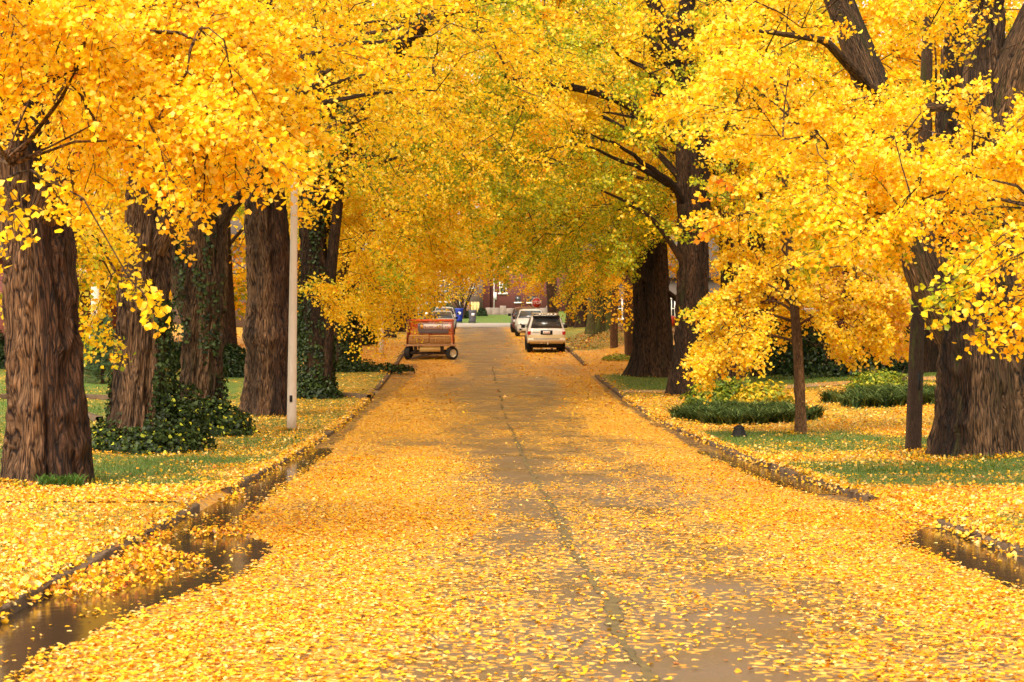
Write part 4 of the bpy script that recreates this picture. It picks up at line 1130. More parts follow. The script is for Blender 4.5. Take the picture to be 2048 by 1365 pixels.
# tufts at tree feet, broad-leaved shoots
def tuft(label, X, Y, r, n, h, w, cols, name='grass_tuft', cat='grass tuft', group=None, seed=1, lean=.8, droop=.35, zlift=0):
    rng = np.random.default_rng(seed)
    a = rng.uniform(0, 6.28, n); q = r * np.sqrt(rng.random(n))
    x, y = X + q * np.cos(a), Y + q * np.sin(a)
    V, F, C = blades(np.stack([x, y, ghz(x, y)], -1), h, w, rng, lean=lean, cols=[np.array(c) for c in cols], seg=3, droop=droop)
    o = mesh_np(name, V, F, M_GREEN, cols=C, offset=(X, Y, 0)); o.location = (X, Y, 0)
    return tag(o, label, cat, group)
tuft('small green fern-like tuft at the foot of the leftmost big trunk', bA[0] + 0.42, bA[1] - 0.55, 0.28, 420, 0.22, 0.018, [(0.06, 0.13, 0.02), (0.10, 0.18, 0.03)], seed=4, name='fern_tuft', cat='fern')

# broad grassy beds on the right, tuft by tuft
def bed(label, px, py, rx, ry, n, h, seed, rot=0.0):
    X, Y, _ = ground_at(px, py); rng = np.random.default_rng(seed)
    a = rng.uniform(0, 6.28, n); q = np.sqrt(rng.random(n)); edge = 0.55 + 0.75 * fbm(np.cos(a) * 2.4 + seed, np.sin(a) * 2.4, 0, 3)
    x, y = X + rx * q * edge * np.cos(a) , Y + ry * q * edge * np.sin(a)
    L = Leaves(); T = np.stack([x, y, ghz(x, y)], -1)
    per = 26
    P = np.repeat(T, per, 0) + rng.normal(size=(n * per, 3)) * [0.05, 0.05, 0.0]
    hh = h * np.repeat(rng.uniform(0.6, 1.35, n), per)
    V, F, C = blades(P, hh, 0.042, rng, lean=0.95, seg=3, droop=0.45, cols=[np.array(c) for c in ((0.026, 0.050, 0.010), (0.050, 0.085, 0.018), (0.16, 0.19, 0.05), (0.016, 0.032, 0.007), (0.09, 0.12, 0.03))])
    o = mesh_np('lilyturf_bed', V, F, M_GREEN, cols=C, offset=(X, Y, 0)); o.location = (X, Y, 0)
    return tag(o, label, 'ornamental grass', 'clumped grassy beds on the right')
b0 = ground_at(1490, 836)
bed('dark green strappy grass bed running along the kerb behind the young tree', 1492, 838, 1.7, 3.6, 380, 0.46, 1)
bed('second strappy grass bed, farther right beyond the leaf-covered garden path', 1800, 803, 1.75, 3.2, 340, 0.5, 2)
s0 = ground_at(1480, 800)
shrub('garden_shrub', 'yellow-green leafy shrub rising out of the grassy bed left of the young tree', 'shrub', ground_at(1455, 812), (1.05, 0.9, 1.0), 3000, 0.11, [(0.15, 0.20, 0.012), (0.28, 0.28, 0.014), (0.08, 0.13, 0.012)], group='shrubs', seed=2, parts=3)
shrub('garden_shrub', 'golden shrub touching the left side of the young tree stem', 'shrub', ground_at(1525, 812), (0.95, 0.8, 0.85), 2600, 0.12, [(0.48, 0.36, 0.015), (0.62, 0.38, 0.012), (0.22, 0.24, 0.014)], group='shrubs', seed=3, parts=3)
shrub('garden_shrub', 'yellow-green shrub left of the leaning wooden pole', 'shrub', ground_at(1785, 782), (1.3, 1.0, 0.95), 3200, 0.11, [(0.18, 0.22, 0.015), (0.34, 0.32, 0.02), (0.10, 0.15, 0.014)], group='shrubs', seed=4, parts=4)
shrub('low_weed_clump', 'low green weed clump in the pale leaves by the slim pale-barked tree', 'weed clump', ground_at(1236, 722), (0.65, 0.5, 0.28), 500, 0.10, [(0.20, 0.27, 0.03), (0.32, 0.34, 0.04)], seed=5)
for k, (px, py, rx, rz, lab) in enumerate([(1700, 752, 3.0, 2.1, 'wide dark evergreen hedge at the back of the right lawn, behind the young tree'),
                                          (1615, 745, 1.6, 2.6, 'dark evergreen bush immediately right of the young tree stem, in front of the hedge'),
                                          (1850, 742, 2.0, 2.8, 'dark evergreen bush behind the leaning wooden pole'),
                                          (2040, 760, 1.8, 2.2, 'dark evergreen bush right of the massive forked trunk'),
                                          (1420, 735, 1.2, 2.2, 'dark evergreen bush in shade behind the dark-barked ginkgo')]):
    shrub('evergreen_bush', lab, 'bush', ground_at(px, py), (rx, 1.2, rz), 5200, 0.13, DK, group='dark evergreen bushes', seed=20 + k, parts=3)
for k, (px, py, rx, rz, lab) in enumerate([(165, 738, 1.5, 1.55, 'rounded dark evergreen bush right of the leftmost big trunk, below the porch'),
                                          (-10, 735, 1.6, 1.7, 'dark evergreen bush cut by the left edge of the picture'),
                                          (462, 752, 0.85, 1.0, 'clipped dark bush between the ivy-sided trunk and the burled trunk'),
                                          (345, 735, 1.2, 1.5, 'dark bush seen through the gap left of the forked trunk'),
                                          (610, 715, 1.6, 2.6, 'tall dark bush in shade behind the pale metal pole'),
                                          (700, 690, 1.5, 2.4, 'dark bush behind the slim straight tree on the left verge')]):
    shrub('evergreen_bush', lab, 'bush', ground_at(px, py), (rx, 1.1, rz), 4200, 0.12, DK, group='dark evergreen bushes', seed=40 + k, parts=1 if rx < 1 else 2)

# a small spruce on the left lawn
def spruce(label, px, py, h, r, seed):
    rng = np.random.default_rng(seed); loc = ground_at(px, py)
    root = tag(empty('spruce', loc), label, 'tree')
    w = Wood(); p = np.array(loc) + np.linspace(0, h, 12)[:, None] * [0, 0, 1]; w.add(p, np.linspace(0.06, 0.01, 12), 7)
    n = 150; z = h * rng.uniform(0.05, 0.97, n); a = rng.uniform(0, 6.28, n); ln = r * (1 - z / h) ** 0.8 * rng.uniform(.75, 1.1, n) + 0.08
    A = np.array(loc) + np.stack([0 * z, 0 * z, z], -1); E = A + np.stack([np.cos(a) * ln, np.sin(a) * ln, 0.12 * ln], -1)
    w.twigs(A, (A + E) / 2 - [0, 0, .05], E, 0.008, 0.002); w.build('trunk', M_BARKD, root, offset=loc)
    P = []; D = []
    for t in np.linspace(0.15, 1, 14):
        q = A + (E - A) * t; q[:, 2] -= 0.18 * np.sin(t * 3.14) * ln
        for j in range(9):
            P.append(q + rng.normal(size=q.shape) * 0.02); dd = (E - A) / ln[:, None] * 0.7 + rng.normal(size=q.shape) * 0.45; D.append(norm(dd))
    P = np.concatenate(P); D = np.concatenate(D)
    s = norm(np.cross(D, rng.normal(size=D.shape))) * 0.006; ln_ = rng.uniform(0.07, 0.13, (len(P), 1))
    V = np.stack([P - s, P + s, P + D * ln_], 1).reshape(-1, 3); F = np.arange(len(V)).reshape(-1, 3)
    mesh_np('crown', V, F, M_GREEN, root, cols=np.repeat(colors(rng, len(P), [(0.07, 0.13, 0.06), (0.10, 0.17, 0.07), (0.15, 0.20, 0.07)]), 3, 0), offset=loc)
spruce('small feathery grey-green spruce on the lawn left of the knotholed trunk', 205, 768, 2.2, 0.95, 3)

# low stone edgings on the left lawn
def edging(label, pts, seed):
    rng = np.random.default_rng(seed); P = np.array([ground_at(*p) for p in pts])
    t = np.linspace(0, 1, len(pts)); tt = np.linspace(0, 1, 40)
    q = np.stack([np.interp(tt, t, P[:, k]) for k in range(3)], 1); q[:, 2] = ghz(q[:, 0], q[:, 1])
    d = norm(np.gradient(q, axis=0)); s = np.stack([-d[:, 1], d[:, 0], 0 * d[:, 0]], -1)
    if s[:, 1].mean() > 0: s = -s
    n1 = 0.03 * (vnoise(tt * 30, seed) - .5)[:, None]
    pr = [q + s * 0.09 - [0, 0, .05], q + s * (0.085 + n1) + [0, 0, .10], q + s * (.06 + n1) + [0, 0, .13], q - s * .07 + [0, 0, .13], q - s * .09 - [0, 0, .05]]
    V = np.stack(pr, 1); k = 5; i = np.arange(39)[:, None] * k + np.arange(4)[None]
    F = np.stack([i, i + 1, i + k + 1, i + k], -1).reshape(-1, 4)
    o = mesh_np('stone_edging', V.reshape(-1, 3), F, M_KERB, offset=tuple(P[0])); o.location = P[0]
    tag(o, label, 'edging', 'low stone edgings across the left lawn')
edging('long low stone edging at the far side of the lawn behind the leftmost big trunk', [(-60, 800), (100, 797), (180, 799), (255, 803)], 1)
edging('short slanting stone edging below the long one, nearer the ivy mound', [(128, 826), (160, 832), (200, 846)], 2)
edging('dark stone edging beside the ivy-clad foot, meeting the left kerb', [(655, 793), (700, 795), (738, 799)], 3)

# ------------------------------------------------------------------ the young tree in front of the bed
yt = ground_at(1590, 869)
ext = []
rg = np.random.default_rng(9)
YP = dict(gold=2.5, yellow=7, pale=5.5, orange=0.5)
Ey = yt[1]
E = region(rg, 54, [(1560, 500), (1440, 600), (1400, 640), (1390, 700), (1460, 720), (1540, 690), (1580, 640), (1700, 660), (1800, 620), (1800, 560), (1700, 500)], Ey - 1.9, Ey + 1.2, avoid=[[(1545, 560), (1625, 560), (1625, 900), (1545, 900)]])
cdir = norm(E - np.array([yt[0], yt[1], yt[2] + 3.0])) * [1.2, .5, .3] + [0, -0.1, -0.3]
ext.append((E, cdir + rg.normal(size=E.shape) * .25, rg.uniform(.45, .8, len(E)), dict(leaf=0.072, ntw=8, nk=9, m=4, shape=FAN, droop=0.4, spread=0.06, pal=YP, greens=-0.3)))
E = region(rg, 34, [(1640, 520), (1700, 500), (1810, 560), (1815, 640), (1740, 690), (1690, 640), (1640, 700), (1620, 600)], Ey - 1.2, Ey + 1.0)
ext.append((E, np.array([0.7, -.2, -.3]) + rg.normal(size=E.shape) * .4, rg.uniform(.4, .65, len(E)), dict(leaf=0.072, ntw=8, nk=8, m=4, shape=FAN, droop=0.4, spread=0.06, pal=dict(yellow=6, pale=5, peach=4, orange=.5), greens=-0.3)))
E = W_at(np.array([1440., 1460, 1455]), np.array([612., 600, 630]), Ey - .6)
ext.append((E, np.array([(-1, 0, -.05), (-1, -.2, .1), (-1, .1, -.2)], float), np.array([.7, .55, .5]), dict(leaf=0.08, ntw=6, nk=7, m=3, shape=FAN, droop=0.25, spread=0.05, pal=YP)))
E = region(rg, 26, [(1470, 470), (1700, 450), (1720, 560), (1660, 640), (1560, 640), (1480, 590)], Ey + .35, Ey + 1.5)
ext.append((E, rg.normal(size=E.shape) * .6 + [0, 0.1, -.25], rg.uniform(.4, .7, len(E)), dict(leaf=0.072, ntw=8, nk=8, m=4, shape=FAN, droop=0.35, spread=0.06, pal=YP, greens=-0.3)))
E = region(rg, 10, [(1560, 280), (1440, 420), (1460, 520), (1700, 500), (1640, 320)], Ey - 1.2, Ey + 1.2)
ext.append((E, norm(E - np.array([yt[0], yt[1], yt[2] + 4.0])) * [1, .5, .3] + [0, -.1, -.1], rg.uniform(.5, .8, len(E)), dict(leaf=0.085, ntw=7, nk=8, m=3, shape=FAN, droop=0.3, spread=0.06, pal=YP, greens=-0.2)))
E = W_at(np.array([1480., 1470, 1490]), np.array([400., 440, 380]), Ey - 0.5)
ext.append((E, np.array([(-1, -.1, 0.2), (-1, -.1, -.25), (-.9, 0, .5)], float), np.array([.9, .8, .7]), dict(leaf=0.13, ntw=6, nk=3, m=1, shape=STAR, droop=0.2, spread=0.05, pal=dict(orange=5, rust=1.6, gold=1))))
yl = []
for (px, py, zz) in [(1400, 650, 2.3), (1480, 560, 2.6), (1800, 600, 2.6), (1720, 540, 3.0), (1420, 700, 1.9), (1480, 430, 3.9), (1680, 400, 4.2), (1500, 620, 2.5), (1680, 640, 2.1)]:
    a = np.array([yt[0] - 0.02 * zz, yt[1], yt[2] + zz]); e = W_at(px, py, Ey - (px % 3 - 1) * .8)
    yl.append((list(bez(a, a + (e - a) * .3 + [0, 0, .25], a + (e - a) * .7 + [0, 0, .3], e, 10)), 0.032, 0.008))
make_tree('young_tree', 'slender young tree with smooth brown stem and low bright yellow crown, right verge', yt, 0.105, H=8.5, low=2.2, crown_r=1.9, n_sprays=34, leaf=0.085, seed=77,
          shape=FAN, near=True, bark=M_BARKY, limbs=4, extra=ext, extra_limbs=yl, flare=0.25, cat='tree', group=None, spray_L=.7, pal=YP, lean=(-0.02, 0), limb_z=3.6, nseg=36)

# ------------------------------------------------------------------ small modelling kit
class MB:
    """boxes, plates and tubes gathered into one mesh"""
    def __init__(s): s.V, s.F, s.n = [], {}, 0
    def raw(s, V, F):
        V = np.asarray(V, float); s.V.append(V)
        for f in F:
            f = np.asarray(f)
            if f.ndim == 1: f = f[None]
            s.F.setdefault(f.shape[1], []).append(f + s.n)
        s.n += len(V); return s
    def box(s, x0, x1, y0, y1, z0, z1, b=0.0):
        if b <= 0:
            V = [(x, y, z) for z in (z0, z1) for y in (y0, y1) for x in (x0, x1)]
            return s.raw(V, [[[0, 2, 3, 1], [4, 5, 7, 6], [0, 1, 5, 4], [2, 6, 7, 3], [0, 4, 6, 2], [1, 3, 7, 5]]])
        # chamfered box: octagonal rings
        def ring(z, i):
            a0, a1, c0, c1 = x0 + i, x1 - i, y0 + i, y1 - i; k = b
            return [(a0 + k, c0, z), (a1 - k, c0, z), (a1, c0 + k, z), (a1, c1 - k, z), (a1 - k, c1, z), (a0 + k, c1, z), (a0, c1 - k, z), (a0, c0 + k, z)]
        V = ring(z0, b * .7) + ring(z0 + b, 0) + ring(z1 - b, 0) + ring(z1, b * .7)
        F4 = [[r * 8 + j, r * 8 + (j + 1) % 8, r * 8 + 8 + (j + 1) % 8, r * 8 + 8 + j] for r in range(3) for j in range(8)]
        return s.raw(V, [np.array(F4), np.arange(8)[::-1], np.arange(8) + 24])
    def cyl(s, p0, p1, r0, r1=None, n=16, cap=True):
        r1 = r0 if r1 is None else r1
        p0, p1 = np.array(p0, float), np.array(p1, float); d = norm(p1 - p0)
        ref = np.array([0, 0, 1.0]) if abs(d[2]) < .9 else np.array([1.0, 0, 0])
        u = norm(np.cross(d, ref)); w = np.cross(d, u); th = np.linspace(0, 2 * np.pi, n, endpoint=False)
        c = np.cos(th)[:, None] * u + np.sin(th)[:, None] * w
        V = np.concatenate([p0 + c * r0, p1 + c * r1]); j = np.arange(n); F = np.stack([j, (j + 1) % n, n + (j + 1) % n, n + j], -1)
        return s.raw(V, [F] + ([j[::-1], j + n] if cap else []))
    def poly(s, pts, t=0.0):
        """flat polygon; with t it gets that thickness along its normal"""
        P = np.array(pts, float); n = len(P)
        if t == 0: return s.raw(P, [np.arange(n)])
        nn = norm(np.cross(P[1] - P[0], P[2] - P[1])) * t
        V = np.concatenate([P, P + nn]); j = np.arange(n)
        return s.raw(V, [j[::-1], j + n, np.stack([j, (j + 1) % n, n + (j + 1) % n, n + j], -1)])
    def lathe(s, prof, n=24, axis='x', c=(0, 0, 0)):
        prof = np.array(prof, float); m = len(prof); th = np.linspace(0, 2 * np.pi, n, endpoint=False)
        a = prof[:, 0][:, None] * np.ones((1, n)); r = prof[:, 1][:, None]
        if axis == 'x': V = np.stack([a, r * np.cos(th), r * np.sin(th)], -1)
        elif axis == 'z': V = np.stack([r * np.cos(th), r * np.sin(th), a], -1)
        V = V.reshape(-1, 3) + np.array(c); i = np.arange(m - 1)[:, None] * n; j = np.arange(n)[None]
        return s.raw(V, [np.stack([i + j, i + (j + 1) % n, i + n + (j + 1) % n, i + n + j], -1).reshape(-1, 4)])
    def build(s, name, mat, parent=None, smooth=False):
        return mesh_np(name, np.concatenate(s.V), [np.concatenate(v) for v in s.F.values()], mat, parent, smooth=smooth)

M_WHITE = pbr('white_paint', (0.60, 0.56, 0.49), 0.3, coat=0.5)
M_GOLDP = pbr('champagne_paint', (0.62, 0.52, 0.36), 0.35, coat=0.5)
M_TANP = pbr('tan_cladding', (0.50, 0.38, 0.20), 0.45)
M_MAROON = pbr('maroon_paint', (0.10, 0.018, 0.02), 0.25, coat=0.6)
M_SILVER = pbr('silver_paint', (0.62, 0.60, 0.56), 0.3, coat=0.5)
M_GLASS = pbr('car_glass', (0.03, 0.028, 0.028), 0.06, spec=0.9)
M_BLACK = pbr('black_plastic', (0.010, 0.009, 0.009), 0.7, spec=0.25)
M_RUBBER = pbr('rubber', (0.015, 0.013, 0.012), 0.85)
M_RIM = pbr('alloy', (0.50, 0.48, 0.45), 0.35, metal=0.7)
M_CREAM = pbr('cream_rim', (0.70, 0.58, 0.38), 0.5)
M_REDL = pbr('red_lamp', (0.40, 0.015, 0.02), 0.2)
M_LAMPC = pbr('lamp_glass', (0.75, 0.72, 0.66), 0.12)
M_CHROME = pbr('chrome', (0.7, 0.7, 0.7), 0.15, metal=1.0)
M_PLATE = pbr('plate', (0.75, 0.68, 0.62), 0.5)
M_PLATET = pbr('plate_text', (0.35, 0.06, 0.08), 0.5)

def loft(st_, n_side=1):
    """st_: list of (y, w_low, z_bot, z_belt, z_top, w_top). Returns a closed car body"""
    rings = []
    for (y, w, zb, zs, zt, wt) in st_:
        green = zt - zs > 0.2
        half = [(w * .86, zb), (w * .97, zb + .10), (w, (zb + zs) / 2), (w * .985, zs - .10), (w * .955, zs)]
        if green:
            half += [(wt + (w * .955 - wt) * .12, zt - .10), (wt * .96, zt - .03), (wt * .6, zt + .015)]
        else:
            half += [(w * .90, zs + (zt - zs) * .5), (w * .75, zt), (w * .4, zt + .02)]
        ring = [(x, y, z) for x, z in half] + [(-x, y, z) for x, z in half[::-1]]
        rings.append(ring)
    V = np.array(rings); m, k, _ = V.shape
    i = np.arange(m - 1)[:, None] * k; j = np.arange(k)[None]
    F = np.stack([i + j, i + (j + 1) % k, i + k + (j + 1) % k, i + k + j], -1).reshape(-1, 4)
    return V.reshape(-1, 3), [F, np.arange(k)[::-1], np.arange(k) + (m - 1) * k]

def wheel(root, x, y, r, w, rim=M_RIM, side=1, name='wheel', steer=0.0, rimr=0.62):
    """tyre as the wheel part, rim as its sub-part"""
    b_ = MB(); b_.lathe([(-w / 2, r * rimr), (-w / 2, r * .93), (-w * .36, r), (w * .36, r), (w / 2, r * .93), (w / 2, r * rimr)], 28)
    o = b_.build(name, M_RUBBER, root, smooth=True); o.location = (x, y, r); o.rotation_euler = (0, 0, steer)
    m = MB(); s = side
    m.lathe([(s * w * .44, r * rimr), (s * w * .40, r * rimr * .86), (s * w * .20, r * rimr * .78), (s * w * .16, r * .30), (s * w * .34, r * .16), (s * w * .36, 0.001)], 24)
    m.lathe([(-s * w * .3, r * rimr), (-s * w * .3, 0.001)], 24)
    for k in range(5):
        a = k * 2 * np.pi / 5; c, q = math.cos(a), math.sin(a)
        m.cyl((s * w * .30, c * r * .13, q * r * .13), (s * w * .36, c * r * rimr * .9, q * r * rimr * .9), r * .07, n=6)
    m.build('rim', rim, o, smooth=False)
    return o

def car(name, label, cat, loc, rz, st_, paint, wheels, wins, group='cars parked along the kerbs', low=None):
    root = tag(empty(name, loc, rz), label, cat, group)
    V, F = loft(st_); b_ = MB(); b_.raw(V, F); b_.build('body', paint, root, smooth=False)
    r, w, tr, y0, y1 = wheels
    for yy in (y0, y1):
        for sx in (-1, 1):
            wheel(root, sx * tr, yy, r, w, side=sx)
    # dark wheel arches and underbody
    a = MB(); W_ = st_[len(st_) // 2][1]
    for yy in (y0, y1):
        for sx in (-1, 1):
            th = np.linspace(-0.25, np.pi + 0.25, 14); R = r * 1.17
            ring = [(sx * (W_ + .008), yy + R * math.cos(t), r + R * math.sin(t)) for t in th]
            a.poly(ring if sx > 0 else ring[::-1], 0.004)
    a.box(-W_ * .8, W_ * .8, st_[1][0] + .2, st_[-2][0] - .2, r * .62, st_[2][2] + .12)
    a.build('underbody', M_BLACK, root)
    for (nm, pts) in wins:
        MB().poly(pts, 0.006).build(nm, M_GLASS, root)
    return root
def side_windows(y0, y1, y2, y3, zb, zt, wb, wt):
    out = []
    for sx in (-1, 1):
        p = [(sx * (wb + .012), y0, zb), (sx * (wb + .012), y3, zb), (sx * (wt + .022), y2, zt), (sx * (wt + .022), y1, zt)]
        out.append(('side_window', p if sx > 0 else p[::-1]))
    return out

HEAD = math.atan(0.021)
# tan off-roader seen from behind ------------------------------------------------
gx, gy, gz = ground_at(1093, 706.5)
st_suv = [(0.00, .76, .56, .98, 1.00, .74), (0.07, .845, .44, 1.08, 1.10, .80), (0.34, .865, .40, 1.10, 1.66, .655), (0.6, .865, .40, 1.10, 1.71, .65),
          (2.3, .865, .40, 1.10, 1.71, .65), (2.75, .865, .40, 1.09, 1.60, .64), (3.25, .865, .40, 1.06, 1.10, .80), (4.2, .85, .42, .98, 1.00, .78), (4.45, .80, .50, .90, .92, .74), (4.52, .70, .56, .82, .84, .66)]
wins = side_windows(.55, .62, 2.2, 2.85, 1.13, 1.58, .83, .68)
wins.append(('rear_window', [(-.72, .055, 1.14), (.72, .055, 1.14), (.60, .265, 1.59), (-.60, .265, 1.59)]))
wins.append(('windshield', [(.72, 3.27, 1.13), (-.72, 3.27, 1.13), (-.58, 2.80, 1.60), (.58, 2.80, 1.60)]))
suv = car('off_road_car', 'white and tan off-roader seen from behind, four round lamps on its roof', 'car', (gx, gy, gz), HEAD, st_suv, M_WHITE, (.37, .27, .74, .95, 3.60), wins)
b_ = MB(); b_.box(-.80, .80, -.03, .06, .56, .84, .02); b_.box(-.872, -.80, .0, .5, .44, .80, .02); b_.box(.80, .872, .0, .5, .44, .80, .02); b_.build('lower_tailgate', M_TANP, suv)
b_ = MB(); b_.box(-.86, .86, -.14, .03, .50, .68, .035); b_.box(-.83, .83, -.155, -.10, .56, .61, .01); b_.build('bumper', M_GOLDP, suv)
b_ = MB(); b_.box(-.60, .60, -.165, -.13, .635, .66); b_.build('bumper_trim', M_BLACK, suv)
for sx in (-1, 1):
    x0, x1 = sorted((sx * .72, sx * .865))
    l = MB().box(x0, x1, -.035, .10, .83, 1.06, .015).build('tail_light', M_REDL, suv)
    MB().box(x0 + .01, x1 - .01, -.042, .0, .98, 1.05).build('reverse_lamp', M_LAMPC, l)
b_ = MB(); b_.box(-.27, .27, -.05, .02, .84, 1.03, .01); b_.build('plate_holder', M_BLACK, suv)
pl = MB().box(-.16, .16, -.062, -.045, .87, .99).build('licence_plate', M_PLATE, suv)
b_ = MB()
for k, x in enumerate((-.12, -.09, -.04, -.01, .03, .07, .10)): b_.box(x, x + .018, -.066, -.0625, .905, .955)
b_.build('lettering', M_PLATET, pl)
b_ = MB(); b_.box(-.62, .62, .20, .36, 1.61, 1.70, .015); b_.build('roof_spoiler', M_BLACK, suv)
for x in (-.28, .10, .16 + .08, .42):
    MB().lathe([(0, .001), (0, .055), (.05, .06), (.09, .03), (.095, .001)], 14, axis='z', c=(0, 0, 0)).build('roof_lamp', M_LAMPC, suv).location = (x, .34, 1.70)
b_ = MB()
for sx in (-1, 1):
    b_.cyl((sx * .58, .55, 1.80), (sx * .58, 2.4, 1.80), .018, n=8)
    for yy in (.6, 1.5, 2.35): b_.cyl((sx * .58, yy, 1.71), (sx * .58, yy, 1.80), .015, n=6)
for yy in (.8, 1.6, 2.2): b_.cyl((-.58, yy, 1.80), (.58, yy, 1.80), .014, n=6)
b_.build('roof_rack', M_TANP, suv)
for sx in (-1, 1):
    x0, x1 = sorted((sx * .90, sx * 1.09)); m = MB().box(x0, x1, 2.72, 2.80, 1.10, 1.27, .02).build('mirror', M_BLACK, suv)
b_ = MB(); b_.box(-.35, -.10, -.06, -.02, .42, .48); b_.build('exhaust_tip', M_CHROME, suv)
b_ = MB(); b_.cyl((.05, -.16, .40), (.05, .1, .40), .03, n=8); b_.lathe([(-.05, .001), (-.03, .035), (.0, .045), (.03, .035), (.05, .001)], 12, axis='z', c=(.05, -.17, .44)); b_.build('tow_ball', M_CHROME, suv)
for sx in (-1, 1): MB().box(sx * .74 - .14, sx * .74 + .14, .54, .56, .16, .5).build('mud_flap', M_BLACK, suv)
b_ = MB(); b_.cyl((0.05, .065, 1.10), (.30, .05, 1.06), .012, n=6); b_.build('wiper', M_BLACK, suv)
b_ = MB()
for k in range(7): b_.box(-.62 + k * .045, -.59 + k * .045, -.034, -.03, .93, .96)
b_.build('badge', M_BLACK, suv)

# pale crossover facing the camera ------------------------------------------------
st_x = [(0.00, .66, .34, .62, .66, .6), (0.08, .80, .26, .80, .84, .74), (0.35, .88, .24, .93, .97, .80), (1.15, .915, .24, 1.02, 1.06, .84), (1.30, .915, .24, 1.03, 1.12, .82), (1.85, .915, .24, 1.05, 1.58, .64),
        (2.2, .915, .24, 1.05, 1.64, .64), (3.5, .915, .24, 1.07, 1.63, .63), (4.1, .90, .26, 1.08, 1.50, .62), (4.35, .86, .34, 1.02, 1.08, .80), (4.42, .76, .42, .9, .95, .7)]
def crossover(label, loc, rz, paint, name='crossover_car', s=1.0, plate=True):
    wins = side_windows(1.35, 1.95, 3.6, 4.05, 1.07, 1.53, .875, .66)
    wins.append(('windshield', [(-.76, 1.235, 1.11), (.76, 1.235, 1.11), (.60, 1.73, 1.545), (-.60, 1.73, 1.545)]))
    wins.append(('rear_window', [(.70, 4.39, 1.12), (-.70, 4.39, 1.12), (-.58, 4.19, 1.47), (.58, 4.19, 1.47)]))
    c = car(name, label, 'car', loc, rz, st_x, paint, (.33, .23, .79, .85, 3.55), wins)
    c.scale = (s, s, s)
    for sx in (-1, 1):
        x0, x1 = sorted((sx * .50, sx * .80)); h = MB().box(x0, x1, .02, .3, .68, .83, .03).build('headlight', M_LAMPC, c)
        MB().lathe([(0, .05), (.012, .045), (.014, .001)], 12, axis='z').build('bulb', M_BLACK, h).matrix_local = __import__('mathutils').Matrix.Translation((sx * .64, .018, .755)) @ __import__('mathutils').Matrix.Rotation(math.radians(90), 4, 'X')
        x0, x1 = sorted((sx * .52, sx * .72)); MB().box(x0, x1, -.0, .1, .38, .50, .02).build('fog_lamp', M_BLACK, c)
        x0, x1 = sorted((sx * .93, sx * 1.12)); MB().box(x0, x1, 1.45, 1.53, 1.06, 1.22, .02).build('mirror', M_BLACK, c)
    g = MB()
    for z in (.58, .63, .68, .73): g.box(-.40, .40, -.012, .1, z, z + .03)
    g.box(-.45, .45, -.005, .1, .55, .57); g.build('grille', M_CHROME, c)
    g = MB(); g.box(-.62, .62, .0, .1, .30, .37, .01); g.build('lower_intake', M_BLACK, c)
    return c
gx, gy, gz = ground_at(1063, 674)
PIROT = math.pi
# local front is at y=0: it faces the camera, so no turn is needed
xo = crossover('pale champagne crossover facing the camera, parked ahead of the tan off-roader', (gx, gy, gz), HEAD, M_WHITE)
gx, gy, gz = ground_at(1052, 666)
mv = crossover('dark maroon car mostly hidden behind the pale crossover on the right', (gx, gy, gz), HEAD, M_MAROON, name='minivan', s=1.03)
gx, gy, gz = ground_at(883, 670)
lw = crossover('white car with leaves on its roof, facing the camera behind the hay wagon', (gx, gy, gz), HEAD, M_WHITE, name='hatchback_car', s=0.92)
gx, gy, gz = ground_at(888, 658.2)
lw2 = crossover('silver car farthest down the left kerb, its roof showing above the white one', (gx, gy, gz), HEAD, M_SILVER, name='estate_car', s=0.97)

# hay wagon -------------------------------------------------------------------------
M_WOOD = pbr('weathered_planks', (0.38, 0.20, 0.09), 0.8, var=0.35, vscale=8)
M_REDW = pbr('red_stained_wood', (0.26, 0.06, 0.025), 0.75, var=0.3, vscale=8)
M_NET = pbr('orange_netting', (0.80, 0.12, 0.015), 0.55)
M_HAY = pbr('hay', (0.34, 0.16, 0.05), 0.95, var=0.55, vscale=30, bump=1.0)
M_HAYT = pbr('hay_top', (0.62, 0.40, 0.13), 0.95, var=0.4, vscale=25, bump=0.8)
M_FRAME = pbr('rusty_frame', (0.045, 0.025, 0.018), 0.7, var=0.4)
M_SIGN = pbr('sign_board', (0.80, 0.74, 0.66), 0.6, var=0.15, vscale=12)
M_SIGNG = pbr('sign_grey', (0.16, 0.15, 0.15), 0.6)
M_SIGNT = pbr('sign_lettering', (0.45, 0.20, 0.16), 0.6)
gx, gy, gz = ground_at(860, 720)
wg = tag(empty('hay_wagon', (gx, gy, gz), HEAD), 'flatbed hay wagon fenced with orange netting, parked on the left kerb side', 'wagon')
b_ = MB()
for k in range(9): b_.box(-1.06 + k * .237, -.83 + k * .237 , .0, 4.2, .60, .645)
b_.build('deck', M_WOOD, wg)
b_ = MB(); b_.box(-1.10, 1.10, -.04, -.0, .575, .655, .008); b_.build('deck_beam', M_WOOD, wg)
b_ = MB()
for x in (-.45, .45): b_.box(x - .05, x + .05, .05, 4.1, .46, .597)
for x in (-.62, .52): b_.box(x - .07, x + .07, .1, .25, .25, .597)
b_.box(-.85, .85, .14, .26, .22, .34); b_.box(-.85, .85, 3.5, 3.62, .22, .34); b_.build('chassis', M_FRAME, wg)
b_ = MB(); b_.box(-.44, .44, .02, .06, .34, .56); b_.build('tool_box', M_HAYT, wg)
wheel(wg, -.93, .20, .275, .22, rim=M_BLACK, side=-1, steer=-.32)
wheel(wg, .93, .20, .275, .22, rim=M_CREAM, side=1, steer=-.85 + .32 - .45)
wheel(wg, -.93, 3.56, .275, .22, rim=M_BLACK, side=-1); wheel(wg, .93, 3.56, .275, .22, rim=M_CREAM, side=1)
